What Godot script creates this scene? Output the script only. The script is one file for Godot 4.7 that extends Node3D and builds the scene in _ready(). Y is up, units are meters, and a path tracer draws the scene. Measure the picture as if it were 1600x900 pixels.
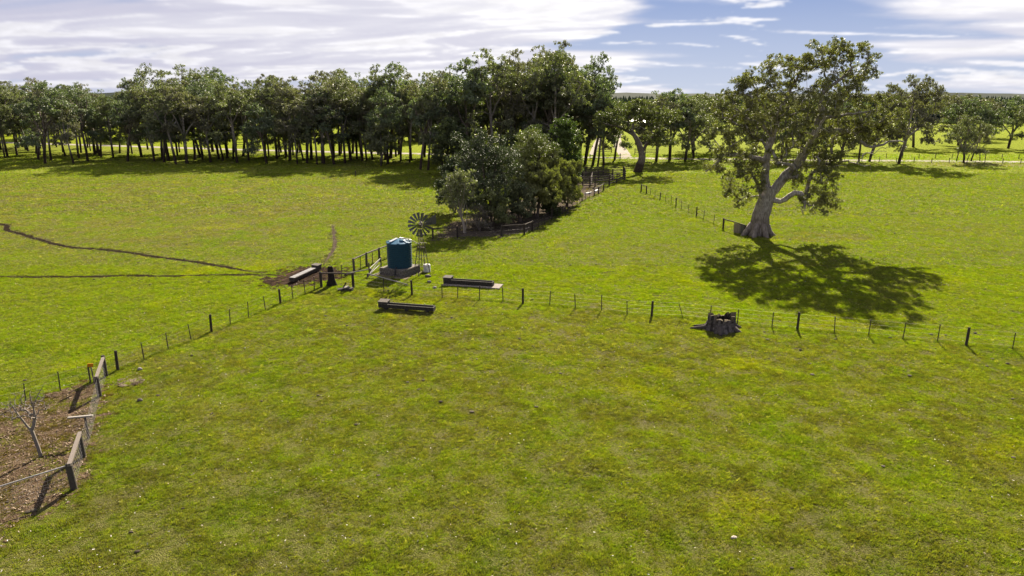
extends Node3D
# A grazed paddock with a water tank, a windmill and old gum trees, seen from a drone 14 m up. Metres; the camera looks along -z.

const LEFT_FENCE := [Vector2(-20.87, -33.4), Vector2(-20.71, -34.2), Vector2(-20.09, -35.7), Vector2(-19.58, -37.4), Vector2(-18.99, -39), Vector2(-18.5, -40.7), Vector2(-17.84, -42), Vector2(-17.31, -43.7), Vector2(-16.75, -45.3), Vector2(-16.24, -46.9), Vector2(-15.73, -48.1), Vector2(-15.22, -49.4), Vector2(-14.85, -50.5), Vector2(-14.53, -51.3)]
const RIGHT_FENCE := [Vector2(-11.93, -50.6), Vector2(-9.42, -49.4), Vector2(-7.26, -48.7), Vector2(-5, -48), Vector2(-3.89, -47.9), Vector2(-2.32, -47.5), Vector2(-0.63, -47.1), Vector2(0.76, -46.6), Vector2(2.61, -46.2), Vector2(4.33, -45.6), Vector2(6.06, -45.1), Vector2(7.68, -44.4), Vector2(9.17, -43.7), Vector2(11.13, -43.3), Vector2(12.74, -42.8), Vector2(14.27, -42), Vector2(16.28, -41.5), Vector2(17.68, -41), Vector2(19.71, -40.4), Vector2(21.5, -39.8), Vector2(23.24, -39.2), Vector2(25.07, -38.8), Vector2(26.38, -38.2), Vector2(28.66, -37.6), Vector2(30.4, -37.1)]
const TANK_FENCE := [Vector2(-13.64, -54.1), Vector2(-13.01, -55.8), Vector2(-12.69, -56.7), Vector2(-12.33, -57.6), Vector2(-12, -58.5), Vector2(-11.6, -59.5), Vector2(-10.94, -61.2)]
const SHRUB_FENCE_NEAR := [Vector2(-8, -69.4), Vector2(-7.01, -69.5), Vector2(-5.55, -70), Vector2(-2.63, -70.3), Vector2(-1.09, -71), Vector2(1.27, -71.5), Vector2(2.16, -73.7)]
const SHRUB_FENCE := [Vector2(2.16, -73.7), Vector2(2.89, -75.8), Vector2(3.7, -78.1), Vector2(4.65, -80.9), Vector2(5.46, -83.1), Vector2(6.23, -85.3), Vector2(7.03, -87.5), Vector2(7.87, -89.8), Vector2(8.68, -92.3), Vector2(9.57, -94.9), Vector2(10.23, -96.7), Vector2(10.97, -98.6), Vector2(11.94, -101.2), Vector2(12.84, -103.6), Vector2(14.06, -107.3)]
const TREE_FENCE := [Vector2(19.48, -105.4), Vector2(19.9, -103.3), Vector2(20.08, -101.2), Vector2(20.34, -99.2), Vector2(20.68, -97.3), Vector2(21.03, -95.2), Vector2(21.37, -93.2), Vector2(21.46, -90.9), Vector2(21.71, -88.8), Vector2(21.91, -86.2), Vector2(22.34, -83.8), Vector2(22.47, -81.1), Vector2(22.84, -78.1), Vector2(23.12, -75.4)]
const TREE_GATE := [Vector2(23.12, -75.4), Vector2(23.54, -73.5), Vector2(24.27, -71.7)]
const GARDEN := [Vector2(-16.95, -20.1), Vector2(-16.14, -22.83), Vector2(-17.16, -25.14), Vector2(-17.89, -26.88), Vector2(-19.85, -31), Vector2(-20.87, -33.4), Vector2(-22.18, -31.7), Vector2(-23.08, -30.5), Vector2(-21.27, -32.7), Vector2(-20.98, -32.7)]
const GARDEN_AREA := [Vector2(-24.38, -28.96), Vector2(-23.19, -30.2), Vector2(-22.31, -31.7), Vector2(-20.96, -32.6), Vector2(-19.68, -30.7), Vector2(-17.94, -26.88), Vector2(-17.16, -25.14), Vector2(-16.19, -22.83), Vector2(-17, -20.17), Vector2(-17.58, -19.26)]
const MUD := [Vector2(-19.81, -52.7), Vector2(-18.02, -51.2), Vector2(-16.67, -51.6), Vector2(-15.46, -52.5), Vector2(-14.25, -53.7), Vector2(-13.31, -55.1), Vector2(-13.97, -56.9), Vector2(-15.7, -57.4), Vector2(-17.04, -58.3), Vector2(-18, -57.8), Vector2(-18.99, -55.8)]
const TRACK_A := [Vector2(-61, -80.2), Vector2(-58.3, -78.5), Vector2(-56.7, -77.3), Vector2(-54.4, -74.2), Vector2(-50.8, -71.7), Vector2(-44.2, -66.5), Vector2(-38.5, -64.2), Vector2(-32.4, -61.5), Vector2(-27.34, -59.2), Vector2(-23.82, -57.4), Vector2(-20.5, -55.6)]
const TRACK_B := [Vector2(-42.7, -54.3), Vector2(-35.9, -54.1), Vector2(-30.9, -54.3), Vector2(-25.82, -54.5), Vector2(-20.8, -54.9), Vector2(-18.72, -54.9)]
const TRACK_C := [Vector2(-16.34, -58.8), Vector2(-16.54, -61.8), Vector2(-17.1, -65.9), Vector2(-18.5, -71.4), Vector2(-20.31, -78.1)]
const TRACK_D := [Vector2(1.78, -53.7), Vector2(5.18, -54.7), Vector2(9.64, -56.7), Vector2(15.18, -59.7)]
const TRACK_E := [Vector2(1.94, -51), Vector2(7.11, -49.8), Vector2(11.59, -48.6), Vector2(14.24, -48.1)]
const ROAD := [Vector2(-238, -259.9), Vector2(-195.8, -236.8), Vector2(-159.7, -221.9), Vector2(-122.2, -208.7), Vector2(-68.5, -189.9), Vector2(-25.75, -178.1), Vector2(15.17, -167.6), Vector2(42.6, -162.4), Vector2(65.2, -159.9), Vector2(86.1, -158.3), Vector2(112.5, -155.2), Vector2(144.9, -152.2)]
const DRIVE := [Vector2(26.86, -166.7), Vector2(28.16, -178.1), Vector2(31.6, -211.5), Vector2(35.7, -244), Vector2(40.7, -273.3)]
const DRIVE2 := [Vector2(19.47, -172.2), Vector2(22.78, -195.8), Vector2(25.82, -217.3), Vector2(29.82, -244)]
const SHRUB_BED := [Vector2(-8.22, -68.7), Vector2(-5.53, -69.7), Vector2(-1.12, -70.7), Vector2(2.12, -73.5), Vector2(7.01, -87.2), Vector2(14.01, -106.9), Vector2(13.96, -117.5), Vector2(8.59, -117.5), Vector2(0, -92.6), Vector2(-7.25, -78.1), Vector2(-7.46, -72.8)]
const FRONT := [Vector2(-118.3, -165), Vector2(-107.2, -159.9), Vector2(-99.7, -150.7), Vector2(-107.6, -170.4), Vector2(-93.6, -150.7), Vector2(-102.5, -174.1), Vector2(-102.2, -188.8), Vector2(-79.3, -156.7), Vector2(-75.7, -153.7), Vector2(-71, -149.2), Vector2(-69.4, -150.7), Vector2(-71.7, -159.9), Vector2(-70, -159.9), Vector2(-65.6, -153.7), Vector2(-64.7, -158.3), Vector2(-59.2, -152.2), Vector2(-64.7, -170.4), Vector2(-52.4, -150.7), Vector2(-52.7, -165), Vector2(-45.8, -150.7), Vector2(-44.2, -152.2), Vector2(-41.2, -149.2), Vector2(-40.3, -150.7), Vector2(-37.6, -149.2), Vector2(-36, -152.2), Vector2(-36.1, -158.3), Vector2(-35.4, -161.6), Vector2(-33.2, -156.7), Vector2(-31.9, -161.6), Vector2(-26.27, -149.2), Vector2(-24.71, -156.7), Vector2(-22.29, -153.7), Vector2(-18.02, -138.6), Vector2(-16.37, -137.4)]
const MID := [Vector2(-14.23, -142.4), Vector2(-9.06, -142.4), Vector2(-3.88, -142.4), Vector2(0, -147.8), Vector2(6.04, -147.8), Vector2(9.06, -142.4), Vector2(15.44, -149.2), Vector2(16.75, -146.4), Vector2(17.65, -145.1), Vector2(19.01, -146.4), Vector2(23.18, -159.9)]
const RIGHTT := [Vector2(23.99, -133.8), Vector2(32, -156.7), Vector2(35.3, -158.3), Vector2(38.4, -156.7), Vector2(42.3, -165), Vector2(70.3, -155.2), Vector2(70.7, -152.2), Vector2(76.2, -155.2), Vector2(78.5, -155.2), Vector2(82.6, -150.7), Vector2(98.6, -156.7), Vector2(97.4, -152.2), Vector2(101.8, -156.7), Vector2(103.8, -156.7), Vector2(126, -198.2), Vector2(133.6, -182.2), Vector2(54.5, -158.3), Vector2(60.9, -159.9), Vector2(65.2, -159.9)]

var R := RandomNumberGenerator.new()
var names := {}
var n_wide := FastNoiseLite.new()
var n_mid := FastNoiseLite.new()
var n_fine := FastNoiseLite.new()
var n_sky := FastNoiseLite.new()
var n_streak := FastNoiseLite.new()
var mask := PackedByteArray()
const MX := 1000
const MZ := 640
const MS := 0.2
const SUN_AZ := 15.4
const SUN_EL := 33.5
var M := {}


class MB:
	var v := PackedVector3Array()
	var n := PackedVector3Array()
	var c := PackedColorArray()
	var uv := PackedVector2Array()
	var ix := PackedInt32Array()

	func quad(a: Vector3, b: Vector3, d: Vector3, e: Vector3, col: Color) -> void:   # counter-clockwise from outside
		var k := v.size()
		var nn := (b - a).cross(e - a)
		if nn.length_squared() < 1e-14:
			nn = (d - b).cross(e - b)
		nn = nn.normalized()
		for p in [a, b, d, e]:
			v.append(p)
			n.append(nn)
			c.append(col)
		for i in [0, 2, 1, 0, 3, 2]:
			ix.append(k + i)

	func tri(a: Vector3, b: Vector3, d: Vector3, col: Color) -> void:
		var k := v.size()
		var nn := (b - a).cross(d - a).normalized()
		v.append(a); v.append(b); v.append(d)
		n.append(nn); n.append(nn); n.append(nn)
		c.append(col); c.append(col); c.append(col)
		ix.append(k); ix.append(k + 2); ix.append(k + 1)

	func leaf(p: Vector3, along: Vector3, side: Vector3, col: Color) -> void:   # a diamond with a point at each end
		var k := v.size()
		var nn := side.cross(along).normalized()
		var m := p + along * 0.42
		v.append(p); v.append(m + side); v.append(p + along); v.append(m - side)
		n.append(nn); n.append(nn); n.append(nn); n.append(nn)
		c.append(col); c.append(col); c.append(col); c.append(col)
		ix.append(k); ix.append(k + 2); ix.append(k + 1); ix.append(k); ix.append(k + 3); ix.append(k + 2)

	func tube(pts: PackedVector3Array, rad: PackedFloat32Array, sides: int, cols: PackedColorArray, rough := 0.0, caps := true, flat_end := false) -> void:
		var m := pts.size()
		if m < 2:
			return
		var t := (pts[1] - pts[0]).normalized()
		var u := t.cross(Vector3.RIGHT if absf(t.x) < 0.8 else Vector3.UP).normalized()
		var k0 := v.size()
		for i in m:
			if i > 0 and i < m - 1:
				t = (pts[i + 1] - pts[i - 1]).normalized()
			elif i == m - 1:
				t = (pts[i] - pts[i - 1]).normalized()
			u = (u - t * u.dot(t)).normalized()
			var w := t.cross(u)
			for s in sides:
				var a := TAU * s / sides
				var d := u * cos(a) + w * sin(a)
				var r := rad[i]
				if rough > 0.0:
					r *= 1.0 + rough * sin(a * 3.0 + i * 0.7) * 0.5 + rough * sin(a * 7.0 - i * 1.3) * 0.35
				v.append(pts[i] + d * r)
				n.append(d)
				c.append(cols[i])
		for i in m - 1:
			for s in sides:
				var a := k0 + i * sides + s
				var b := k0 + i * sides + (s + 1) % sides
				ix.append(a); ix.append(b + sides); ix.append(b)
				ix.append(a); ix.append(a + sides); ix.append(b + sides)
		if caps:
			for e in [0, m - 1]:
				var k := v.size()
				var nn := (pts[0] - pts[1]).normalized() if e == 0 else (pts[m - 1] - pts[m - 2]).normalized()
				for s in sides:
					v.append(v[k0 + e * sides + s])
					n.append(nn)
					c.append(cols[e])
				for s in range(1, sides - 1):
					ix.append(k)
					if e == 0:
						ix.append(k + s); ix.append(k + s + 1)
					else:
						ix.append(k + s + 1); ix.append(k + s)

	func rod(a: Vector3, b: Vector3, r0: float, r1: float, sides: int, col: Color) -> void:
		tube(PackedVector3Array([a, b]), PackedFloat32Array([r0, r1]), sides, PackedColorArray([col, col]))

	func path(pts: Array, r: float, sides: int, col: Color) -> void:
		var pp := PackedVector3Array(pts)
		var rr := PackedFloat32Array()
		var cc := PackedColorArray()
		for p in pp:
			rr.append(r)
			cc.append(col)
		tube(pp, rr, sides, cc)

	func box(at: Vector3, size: Vector3, b: Basis, col: Color) -> void:
		var x := b.x * size.x / 2.0
		var y := b.y * size.y / 2.0
		var z := b.z * size.z / 2.0
		quad(at - x - y + z, at + x - y + z, at + x + y + z, at - x + y + z, col)
		quad(at + x - y - z, at - x - y - z, at - x + y - z, at + x + y - z, col)
		quad(at + x - y + z, at + x - y - z, at + x + y - z, at + x + y + z, col)
		quad(at - x - y - z, at - x - y + z, at - x + y + z, at - x + y - z, col)
		quad(at - x + y + z, at + x + y + z, at + x + y - z, at - x + y - z, col)
		quad(at - x - y - z, at + x - y - z, at + x - y + z, at - x - y + z, col)

	func lathe(at: Vector3, prof: Array, sides: int, cols: Array) -> void:   # profile (radius, height) from bottom to top, outside on the right
		for i in prof.size() - 1:
			var p: Vector2 = prof[i]
			var q: Vector2 = prof[i + 1]
			var k := v.size()
			var nv := Vector2(q.y - p.y, p.x - q.x).normalized()
			for s in sides + 1:
				var a := TAU * s / sides
				var d := Vector3(cos(a), 0, -sin(a))
				for e in [p, q]:
					v.append(at + d * e.x + Vector3.UP * e.y)
					n.append(d * nv.x + Vector3.UP * nv.y)
					c.append(cols[i % cols.size()])
			for s in sides:
				var j := k + s * 2
				ix.append(j); ix.append(j + 3); ix.append(j + 2)
				ix.append(j); ix.append(j + 1); ix.append(j + 3)

	func commit(origin := Vector3.ZERO) -> ArrayMesh:
		var m := ArrayMesh.new()
		if ix.is_empty():
			return m
		var arr := []
		arr.resize(Mesh.ARRAY_MAX)
		if origin != Vector3.ZERO:
			for i in v.size():
				v[i] -= origin
		arr[Mesh.ARRAY_VERTEX] = v
		arr[Mesh.ARRAY_NORMAL] = n
		arr[Mesh.ARRAY_COLOR] = c
		if uv.size() == v.size():
			arr[Mesh.ARRAY_TEX_UV] = uv
		arr[Mesh.ARRAY_INDEX] = ix
		m.add_surface_from_arrays(Mesh.PRIMITIVE_TRIANGLES, arr)
		return m


# ---------------------------------------------------------------- helpers

func rnd(a: float, b: float) -> float:
	return R.randf_range(a, b)


func numbered(called: String) -> String:
	var k: int = names.get(called, 0)
	names[called] = k + 1
	return called if k == 0 else "%s_%03d" % [called, k]


func tag(o: Node3D, label: String, category: String, group := "", kind := "") -> void:
	if label: o.set_meta("label", label)
	if category: o.set_meta("category", category)
	if group: o.set_meta("group", group)
	if kind: o.set_meta("kind", kind)


func thing(called: String, label: String, category: String, at := Vector3.ZERO, group := "") -> Node3D:
	var o := Node3D.new()
	o.name = numbered(called)
	add_child(o)
	o.position = at
	tag(o, label, category, group)
	return o


func part(root: Node3D, called: String, mb: MB, mat: Material, under: Node3D = null) -> MeshInstance3D:   # mb is in world coordinates
	var o := MeshInstance3D.new()
	o.mesh = mb.commit(root.position)
	o.material_override = mat
	o.name = called
	(under if under else root).add_child(o, true)
	return o


func structure(called: String, mb: MB, mat: Material, label := "") -> MeshInstance3D:
	var o := MeshInstance3D.new()
	o.mesh = mb.commit()
	o.material_override = mat
	o.name = numbered(called)
	o.set_meta("kind", "structure")
	if label: o.set_meta("label", label)
	add_child(o)
	return o


func gh(x: float, z: float) -> float:
	var f := clampf((z + 128.0) / 25.0, 0.0, 1.0)
	return f * (0.16 * n_wide.get_noise_2d(x * 2.6 + 90, z * 2.6) + 0.035 * n_mid.get_noise_2d(x * 2.5, z * 2.5 + 40))


func on(p: Vector2, up := 0.0) -> Vector3:
	return Vector3(p.x, gh(p.x, p.y) + up, p.y)


func mask_at(x: float, z: float) -> int:
	var i := int((x + 100.0) / MS)
	var j := int((-z - 8.0) / MS)
	if i < 0 or j < 0 or i >= MX or j >= MZ:
		return 0
	return mask[j * MX + i]


func paint_line(pts: Array, half: float, code: int) -> void:
	for k in pts.size() - 1:
		var a: Vector2 = pts[k]
		var b: Vector2 = pts[k + 1]
		var steps := int(a.distance_to(b) / 0.1) + 1
		for s in steps:
			var p := a.lerp(b, float(s) / steps)
			var hh := int(half / MS) + 1
			for dj in range(-hh, hh + 1):
				for di in range(-hh, hh + 1):
					var q := p + Vector2(di, dj) * MS
					if q.distance_to(p) <= half:
						var i := int((q.x + 100.0) / MS)
						var j := int((-q.y - 8.0) / MS)
						if i >= 0 and j >= 0 and i < MX and j < MZ:
							mask[j * MX + i] = code


func paint_poly(poly: Array, code: int, rag := 0.35) -> void:
	var pp := PackedVector2Array(poly)
	var lo := pp[0]
	var hi := pp[0]
	for p in pp:
		lo = lo.min(p)
		hi = hi.max(p)
	for j in range(int((-hi.y - 9.0) / MS), int((-lo.y - 7.0) / MS)):
		for i in range(int((lo.x + 99.0) / MS), int((hi.x + 101.0) / MS)):
			if i < 0 or j < 0 or i >= MX or j >= MZ:
				continue
			var q := Vector2(i * MS - 100.0, -8.0 - j * MS)
			var e := q + Vector2(n_fine.get_noise_2d(q.x * 2, q.y * 2), n_fine.get_noise_2d(q.x * 2 + 70, q.y * 2)) * rag * 3.0
			if Geometry2D.is_point_in_polygon(e, pp):
				mask[j * MX + i] = code


func mixc(a: Color, b: Color, t: float) -> Color:
	return a.lerp(b, clampf(t, 0.0, 1.0))


func ground_col(x: float, z: float) -> Color:   # linear reflectance of the turf or soil at a place
	var w := n_wide.get_noise_2d(x, z)
	var w2 := n_wide.get_noise_2d(x * 3.1 + 300, z * 3.1 - 80)
	var m := n_mid.get_noise_2d(x, z)
	var m2 := n_mid.get_noise_2d(x * 0.5 + 60, z * 0.5 + 20)
	var f := n_fine.get_noise_2d(x, z)
	var lush := Color(0.196, 0.234, 0.026)
	var olive := Color(0.178, 0.184, 0.046)
	var dry := Color(0.215, 0.188, 0.098)
	var soil := Color(0.120, 0.098, 0.058)
	var yellow := Color(0.330, 0.330, 0.010)
	var c := lush
	# the paddock on this side of the two fences is more olive and brown than the one beyond
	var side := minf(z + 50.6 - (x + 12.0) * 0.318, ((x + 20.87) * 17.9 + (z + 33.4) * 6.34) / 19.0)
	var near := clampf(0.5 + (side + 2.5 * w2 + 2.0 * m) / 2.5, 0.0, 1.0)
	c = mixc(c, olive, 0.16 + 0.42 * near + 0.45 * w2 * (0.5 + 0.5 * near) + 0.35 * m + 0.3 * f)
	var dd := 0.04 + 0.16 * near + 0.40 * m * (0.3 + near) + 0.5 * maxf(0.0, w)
	var west := clampf((-12.0 - x) / 14.0, 0.0, 1.0) * clampf((-56.0 - z) / 14.0, 0.0, 1.0) * clampf((z + 132.0) / 18.0, 0.0, 1.0)
	dd += west * (0.46 + 0.9 * w2 + 0.6 * m)
	var under := 1.0 - clampf((Vector2(x, (z + 70.0) * 2.2 - 70.0).distance_to(Vector2(31.0, -72.0)) - 3.5) / 4.5, 0.0, 1.0)
	dd += under * (0.65 + 0.8 * m)
	var verge := clampf(1.4 - absf(z + 149.0 - (x - 100.0) * 0.10) / 5.0, 0.0, 1.0) * clampf((x - 80.0) / 15.0, 0.0, 1.0)
	dd += verge * (0.7 + m)
	c = mixc(c, dry, clampf(dd, 0.0, 0.85))
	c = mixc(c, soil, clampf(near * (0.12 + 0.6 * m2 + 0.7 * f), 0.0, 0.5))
	c = mixc(c, yellow, clampf((w2 * 0.8 + m2 * 0.5 - 0.36) * 2.0, 0.0, 0.45))
	c = mixc(c, Color(0.120, 0.190, 0.010), clampf((n_mid.get_noise_2d(x * 0.8 - 50, z * 0.8 + 90) - 0.22) * 1.0, 0.0, 0.35))
	if z < -172.0 + x * 0.17 - maxf(0.0, -x - 20.0) * 0.13:       # lush green fields across the road
		c = mixc(c, Color(0.215, 0.265, 0.010), 0.8)
	match mask_at(x + f * 0.5, z + m * 0.4):
		2: c = mixc(Color(0.060, 0.042, 0.033), Color(0.115, 0.082, 0.062), 0.5 + m)
		3: c = mixc(Color(0.125, 0.085, 0.055), olive, clampf(0.25 + 1.1 * m, 0.0, 0.8))
		4: c = mixc(Color(0.130, 0.105, 0.080), Color(0.2, 0.17, 0.13), 0.5 + m)
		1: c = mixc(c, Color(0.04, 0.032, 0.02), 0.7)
	return Color(c.r * 1.0, c.g * 1.0, c.b * 1.03)


func noise_tex(freq: float, lo: Color, hi: Color, seed_: int, size := 512, oct := 4, kind := FastNoiseLite.TYPE_SIMPLEX_SMOOTH) -> NoiseTexture2D:
	var t := NoiseTexture2D.new()
	var n := FastNoiseLite.new()
	n.noise_type = kind
	n.seed = seed_
	n.frequency = freq
	n.fractal_octaves = oct
	t.noise = n
	t.width = size
	t.height = size
	t.seamless = true
	var g := Gradient.new()
	g.set_color(0, lo)
	g.set_color(1, hi)
	t.color_ramp = g
	return t


func gray_tex(freq: float, seed_: int, size := 512, oct := 5) -> NoiseTexture2D:
	return noise_tex(freq, Color.BLACK, Color.WHITE, seed_, size, oct)


func surf(rough := 0.85, tint := Color.WHITE, metal := 0.0) -> StandardMaterial3D:
	var m := StandardMaterial3D.new()
	m.albedo_color = tint
	m.vertex_color_use_as_albedo = true
	m.roughness = rough
	m.metallic = metal
	m.metallic_specular = 0.22
	return m


func grained(rough: float, tex: Texture2D, bump: Texture2D, cm: float, scale: Vector3) -> StandardMaterial3D:
	var m := surf(rough)
	m.albedo_texture = tex
	m.uv1_triplanar = true
	m.uv1_world_triplanar = true
	m.uv1_scale = scale
	if bump:
		m.heightmap_enabled = true
		m.heightmap_texture = bump
		m.heightmap_scale = cm
	return m


func leafy(rough: float, through: Color, spec := 0.4) -> StandardMaterial3D:
	var m := surf(rough)
	m.metallic_specular = spec
	m.backlight_enabled = true
	m.backlight = through
	m.cull_mode = BaseMaterial3D.CULL_DISABLED
	return m


# ---------------------------------------------------------------- trees

func resample(pts: Array, step: float, wig: float) -> PackedVector3Array:
	var cv := Curve3D.new()
	for i in pts.size():
		var a: Vector3 = pts[maxi(i - 1, 0)]
		var b: Vector3 = pts[mini(i + 1, pts.size() - 1)]
		var d := (b - a) / 6.0
		cv.add_point(pts[i], -d, d)
	var l := cv.get_baked_length()
	var k := maxi(2, int(l / step))
	var out := PackedVector3Array()
	for i in k + 1:
		var p := cv.sample_baked(l * i / k, true)
		if i > 0 and i < k:
			p += Vector3(rnd(-1, 1), rnd(-1, 1), rnd(-1, 1)) * wig
		out.append(p)
	return out


func rand_in_ball() -> Vector3:
	var d := Vector3(R.randfn(), R.randfn(), R.randfn()).normalized()
	return d * pow(R.randf(), 0.42)


# stems: polylines with a starting radius each, [points, r0, r1]; lobes: [centre, radii, tips]; look: see the callers.
# Gives [wood MBs (one for each stem and its twigs if look.split), leaf MB].
func grow(stems: Array, lobes: Array, look: Dictionary) -> Array:
	var pos := PackedVector3Array()
	var par := PackedInt32Array()
	var given := PackedFloat32Array()
	var owner_ := PackedInt32Array()
	var chains := []
	for si in stems.size():
		var s: Array = stems[si]
		var pts := resample(s[0], look.get("step", 0.7), look.get("wig", 0.06) if si > 0 else look.get("wig", 0.06) * 0.4)
		var link := -1
		if si > 0:
			var best := 1e9
			for i in pos.size():
				var d := pos[i].distance_squared_to(pts[0])
				if d < best:
					best = d
					link = i
		var ch := PackedInt32Array()
		if link >= 0:
			ch.append(link)
		for k in pts.size():
			if k == 0 and link >= 0:
				continue
			pos.append(pts[k])
			par.append(link)
			owner_.append(si)
			given.append(lerpf(s[1], s[2], float(k) / (pts.size() - 1)))
			link = pos.size() - 1
			ch.append(link)
		chains.append([ch, si])
	var first_twig := pos.size()
	var tips := []
	for L in lobes:
		for k in int(L[2]):
			var d := rand_in_ball()
			tips.append([L[0] + d * L[1], L.size() > 3 and L[3] == "bare", L[3] if L.size() > 3 else ""])
	var hub: Vector3 = stems[0][0][stems[0][0].size() - 1]
	tips.sort_custom(func(a, b): return a[0].distance_squared_to(hub) < b[0].distance_squared_to(hub))
	var low: float = look.get("clear", 0.0)
	var ends := []
	for tp in tips:
		var t: Vector3 = tp[0]
		var best := 1e9
		var at := 0
		for i in pos.size():
			if pos[i].y < low:
				continue
			var dv := t - pos[i]
			var d := dv.length()
			d += maxf(0.0, -dv.y) * 0.7
			if d < best:
				best = d
				at = i
		var p0 := pos[at]
		var reach := p0.distance_to(t)
		var dir := (p0 - pos[par[at]]).normalized() if par[at] >= 0 else Vector3.UP
		var ctl: Vector3 = p0 + (dir * 0.5 + Vector3.UP * look.get("lift", 0.35)) * reach * 0.45
		var k := maxi(2, int(reach / look.get("step", 0.7)))
		var ch := PackedInt32Array([at])
		var link := at
		for i in range(1, k + 1):
			var u := float(i) / k
			var q := p0.lerp(ctl, u).lerp(ctl.lerp(t, u), u)
			q += Vector3(rnd(-1, 1), rnd(-1, 1), rnd(-1, 1)) * look.get("wig", 0.06) * (1.5 if i < k else 0.0)
			pos.append(q)
			par.append(link)
			owner_.append(owner_[at])
			given.append(0.0)
			link = pos.size() - 1
			ch.append(link)
		chains.append([ch, owner_[at]])
		ends.append([link, tp[1], tp[2]])
	var w := PackedFloat32Array()
	w.resize(pos.size())
	for e in ends:
		w[e[0]] += 1.0
	for i in range(pos.size() - 1, 0, -1):
		if par[i] >= 0:
			w[par[i]] += w[i]
	var twig: float = look.get("twig", 0.025)
	var woods := []
	for si in (stems.size() if look.get("split", false) else 1):
		woods.append(MB.new())
	var bark: Color = look.bark
	var rough_bark: Color = look.get("base_bark", bark)
	var base_h: float = look.get("base_h", 0.0)
	for cc in chains:
		var ch: PackedInt32Array = cc[0]
		var pp := PackedVector3Array()
		var rr := PackedFloat32Array()
		var col := PackedColorArray()
		var stem: bool = given[ch[ch.size() - 1]] > 0.0
		var tone := rnd(0.82, 1.12)
		for j in ch.size():
			var i := ch[j]
			var r := maxf(given[i], twig * pow(maxf(w[i], 0.6), 0.5))
			if j == 0 and ch.size() > 1:
				r = minf(r, maxf(given[ch[1]], twig * pow(maxf(w[ch[1]], 0.6), 0.5)) * 1.25)
			pp.append(pos[i])
			rr.append(r)
			var b := bark * tone * (1.0 + 0.25 * n_fine.get_noise_3d(pos[i].x * 3, pos[i].y * 1.2, pos[i].z * 3))
			if base_h > 0.0 and stem:
				b = b.lerp(rough_bark, clampf((base_h - pos[i].y) / 1.5 + 0.6 * n_mid.get_noise_3d(pos[i].x * 3, pos[i].y * 3, 7), 0.0, 1.0))
			b.a = 1.0
			col.append(b)
		woods[cc[1] if look.get("split", false) else 0].tube(pp, rr, look.get("sides", 6) if stem else 4, col, look.get("flute", 0.0) if stem else 0.0, false)
	# foliage: a clump of hanging leaves at every tip and a thinner one on the way there
	var lf := MB.new()
	var cl: float = look.clump
	var cards: int = look.cards
	var ll: float = look.leaf
	var lw: float = look.get("leaf_w", 0.34)
	var base_c: Color = look.color
	var alt_c: Color = look.get("color2", base_c)
	var hang: float = look.get("hang", 0.8)
	var dome: bool = look.get("dome", false)
	for e in ends:
		if e[1]:
			continue
		var centre := pos[e[0]]
		var outer := par[e[0]]
		var spots := [[centre, 1.0, cards]]
		if outer > 0 and cards > 30:
			spots.append([pos[outer].lerp(centre, rnd(-0.2, 0.5)) + Vector3(rnd(-0.5, 0.5), rnd(-0.2, 0.3), rnd(-0.5, 0.5)) * cl, 0.7, cards / 2])
		for sp in spots:
			var rad := Vector3(cl * rnd(0.75, 1.25), cl * rnd(0.45, 0.8) * look.get("tall", 1.0), cl * rnd(0.75, 1.25)) * float(sp[1])
			var tone := base_c.lerp(alt_c, R.randf()) * rnd(0.78, 1.22)
			# tufts inside the clump
			var tufts := maxi(3, int(sp[2]) / 14)
			for tf in tufts:
				var bd := rand_in_ball()
				if dome:
					bd = bd.normalized() * sqrt(rnd(0.25, 1.0))
					bd.y = absf(bd.y) * 1.15 - 0.35
				var tc: Vector3 = sp[0] + bd * rad
				var tr := cl * 0.27
				for q in int(sp[2]) / tufts:
					var p := tc + rand_in_ball() * tr
					var along := Vector3(rnd(-1, 1), rnd(-1, 1) - hang, rnd(-1, 1)).normalized() * ll * rnd(0.7, 1.3)
					var side := along.cross(Vector3(rnd(-1, 1), rnd(-1, 1), rnd(-1, 1))).normalized() * along.length() * lw * 0.5
					var c := tone * rnd(0.85, 1.15)
					c.a = 1.0
					lf.leaf(p - along * 0.4, along, side, c)
	return [woods, lf]


func tree_thing(called: String, label: String, category: String, group: String, grown: Array, bark: Material, leaf: Material) -> Node3D:
	var o := thing(called, label, category, Vector3.ZERO, group)
	for k in grown[0].size():
		if not grown[0][k].ix.is_empty():
			part(o, "trunk" if k == 0 else "limb", grown[0][k], bark)
	if not grown[1].ix.is_empty():
		part(o, "crown", grown[1], leaf)
	return o


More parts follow.
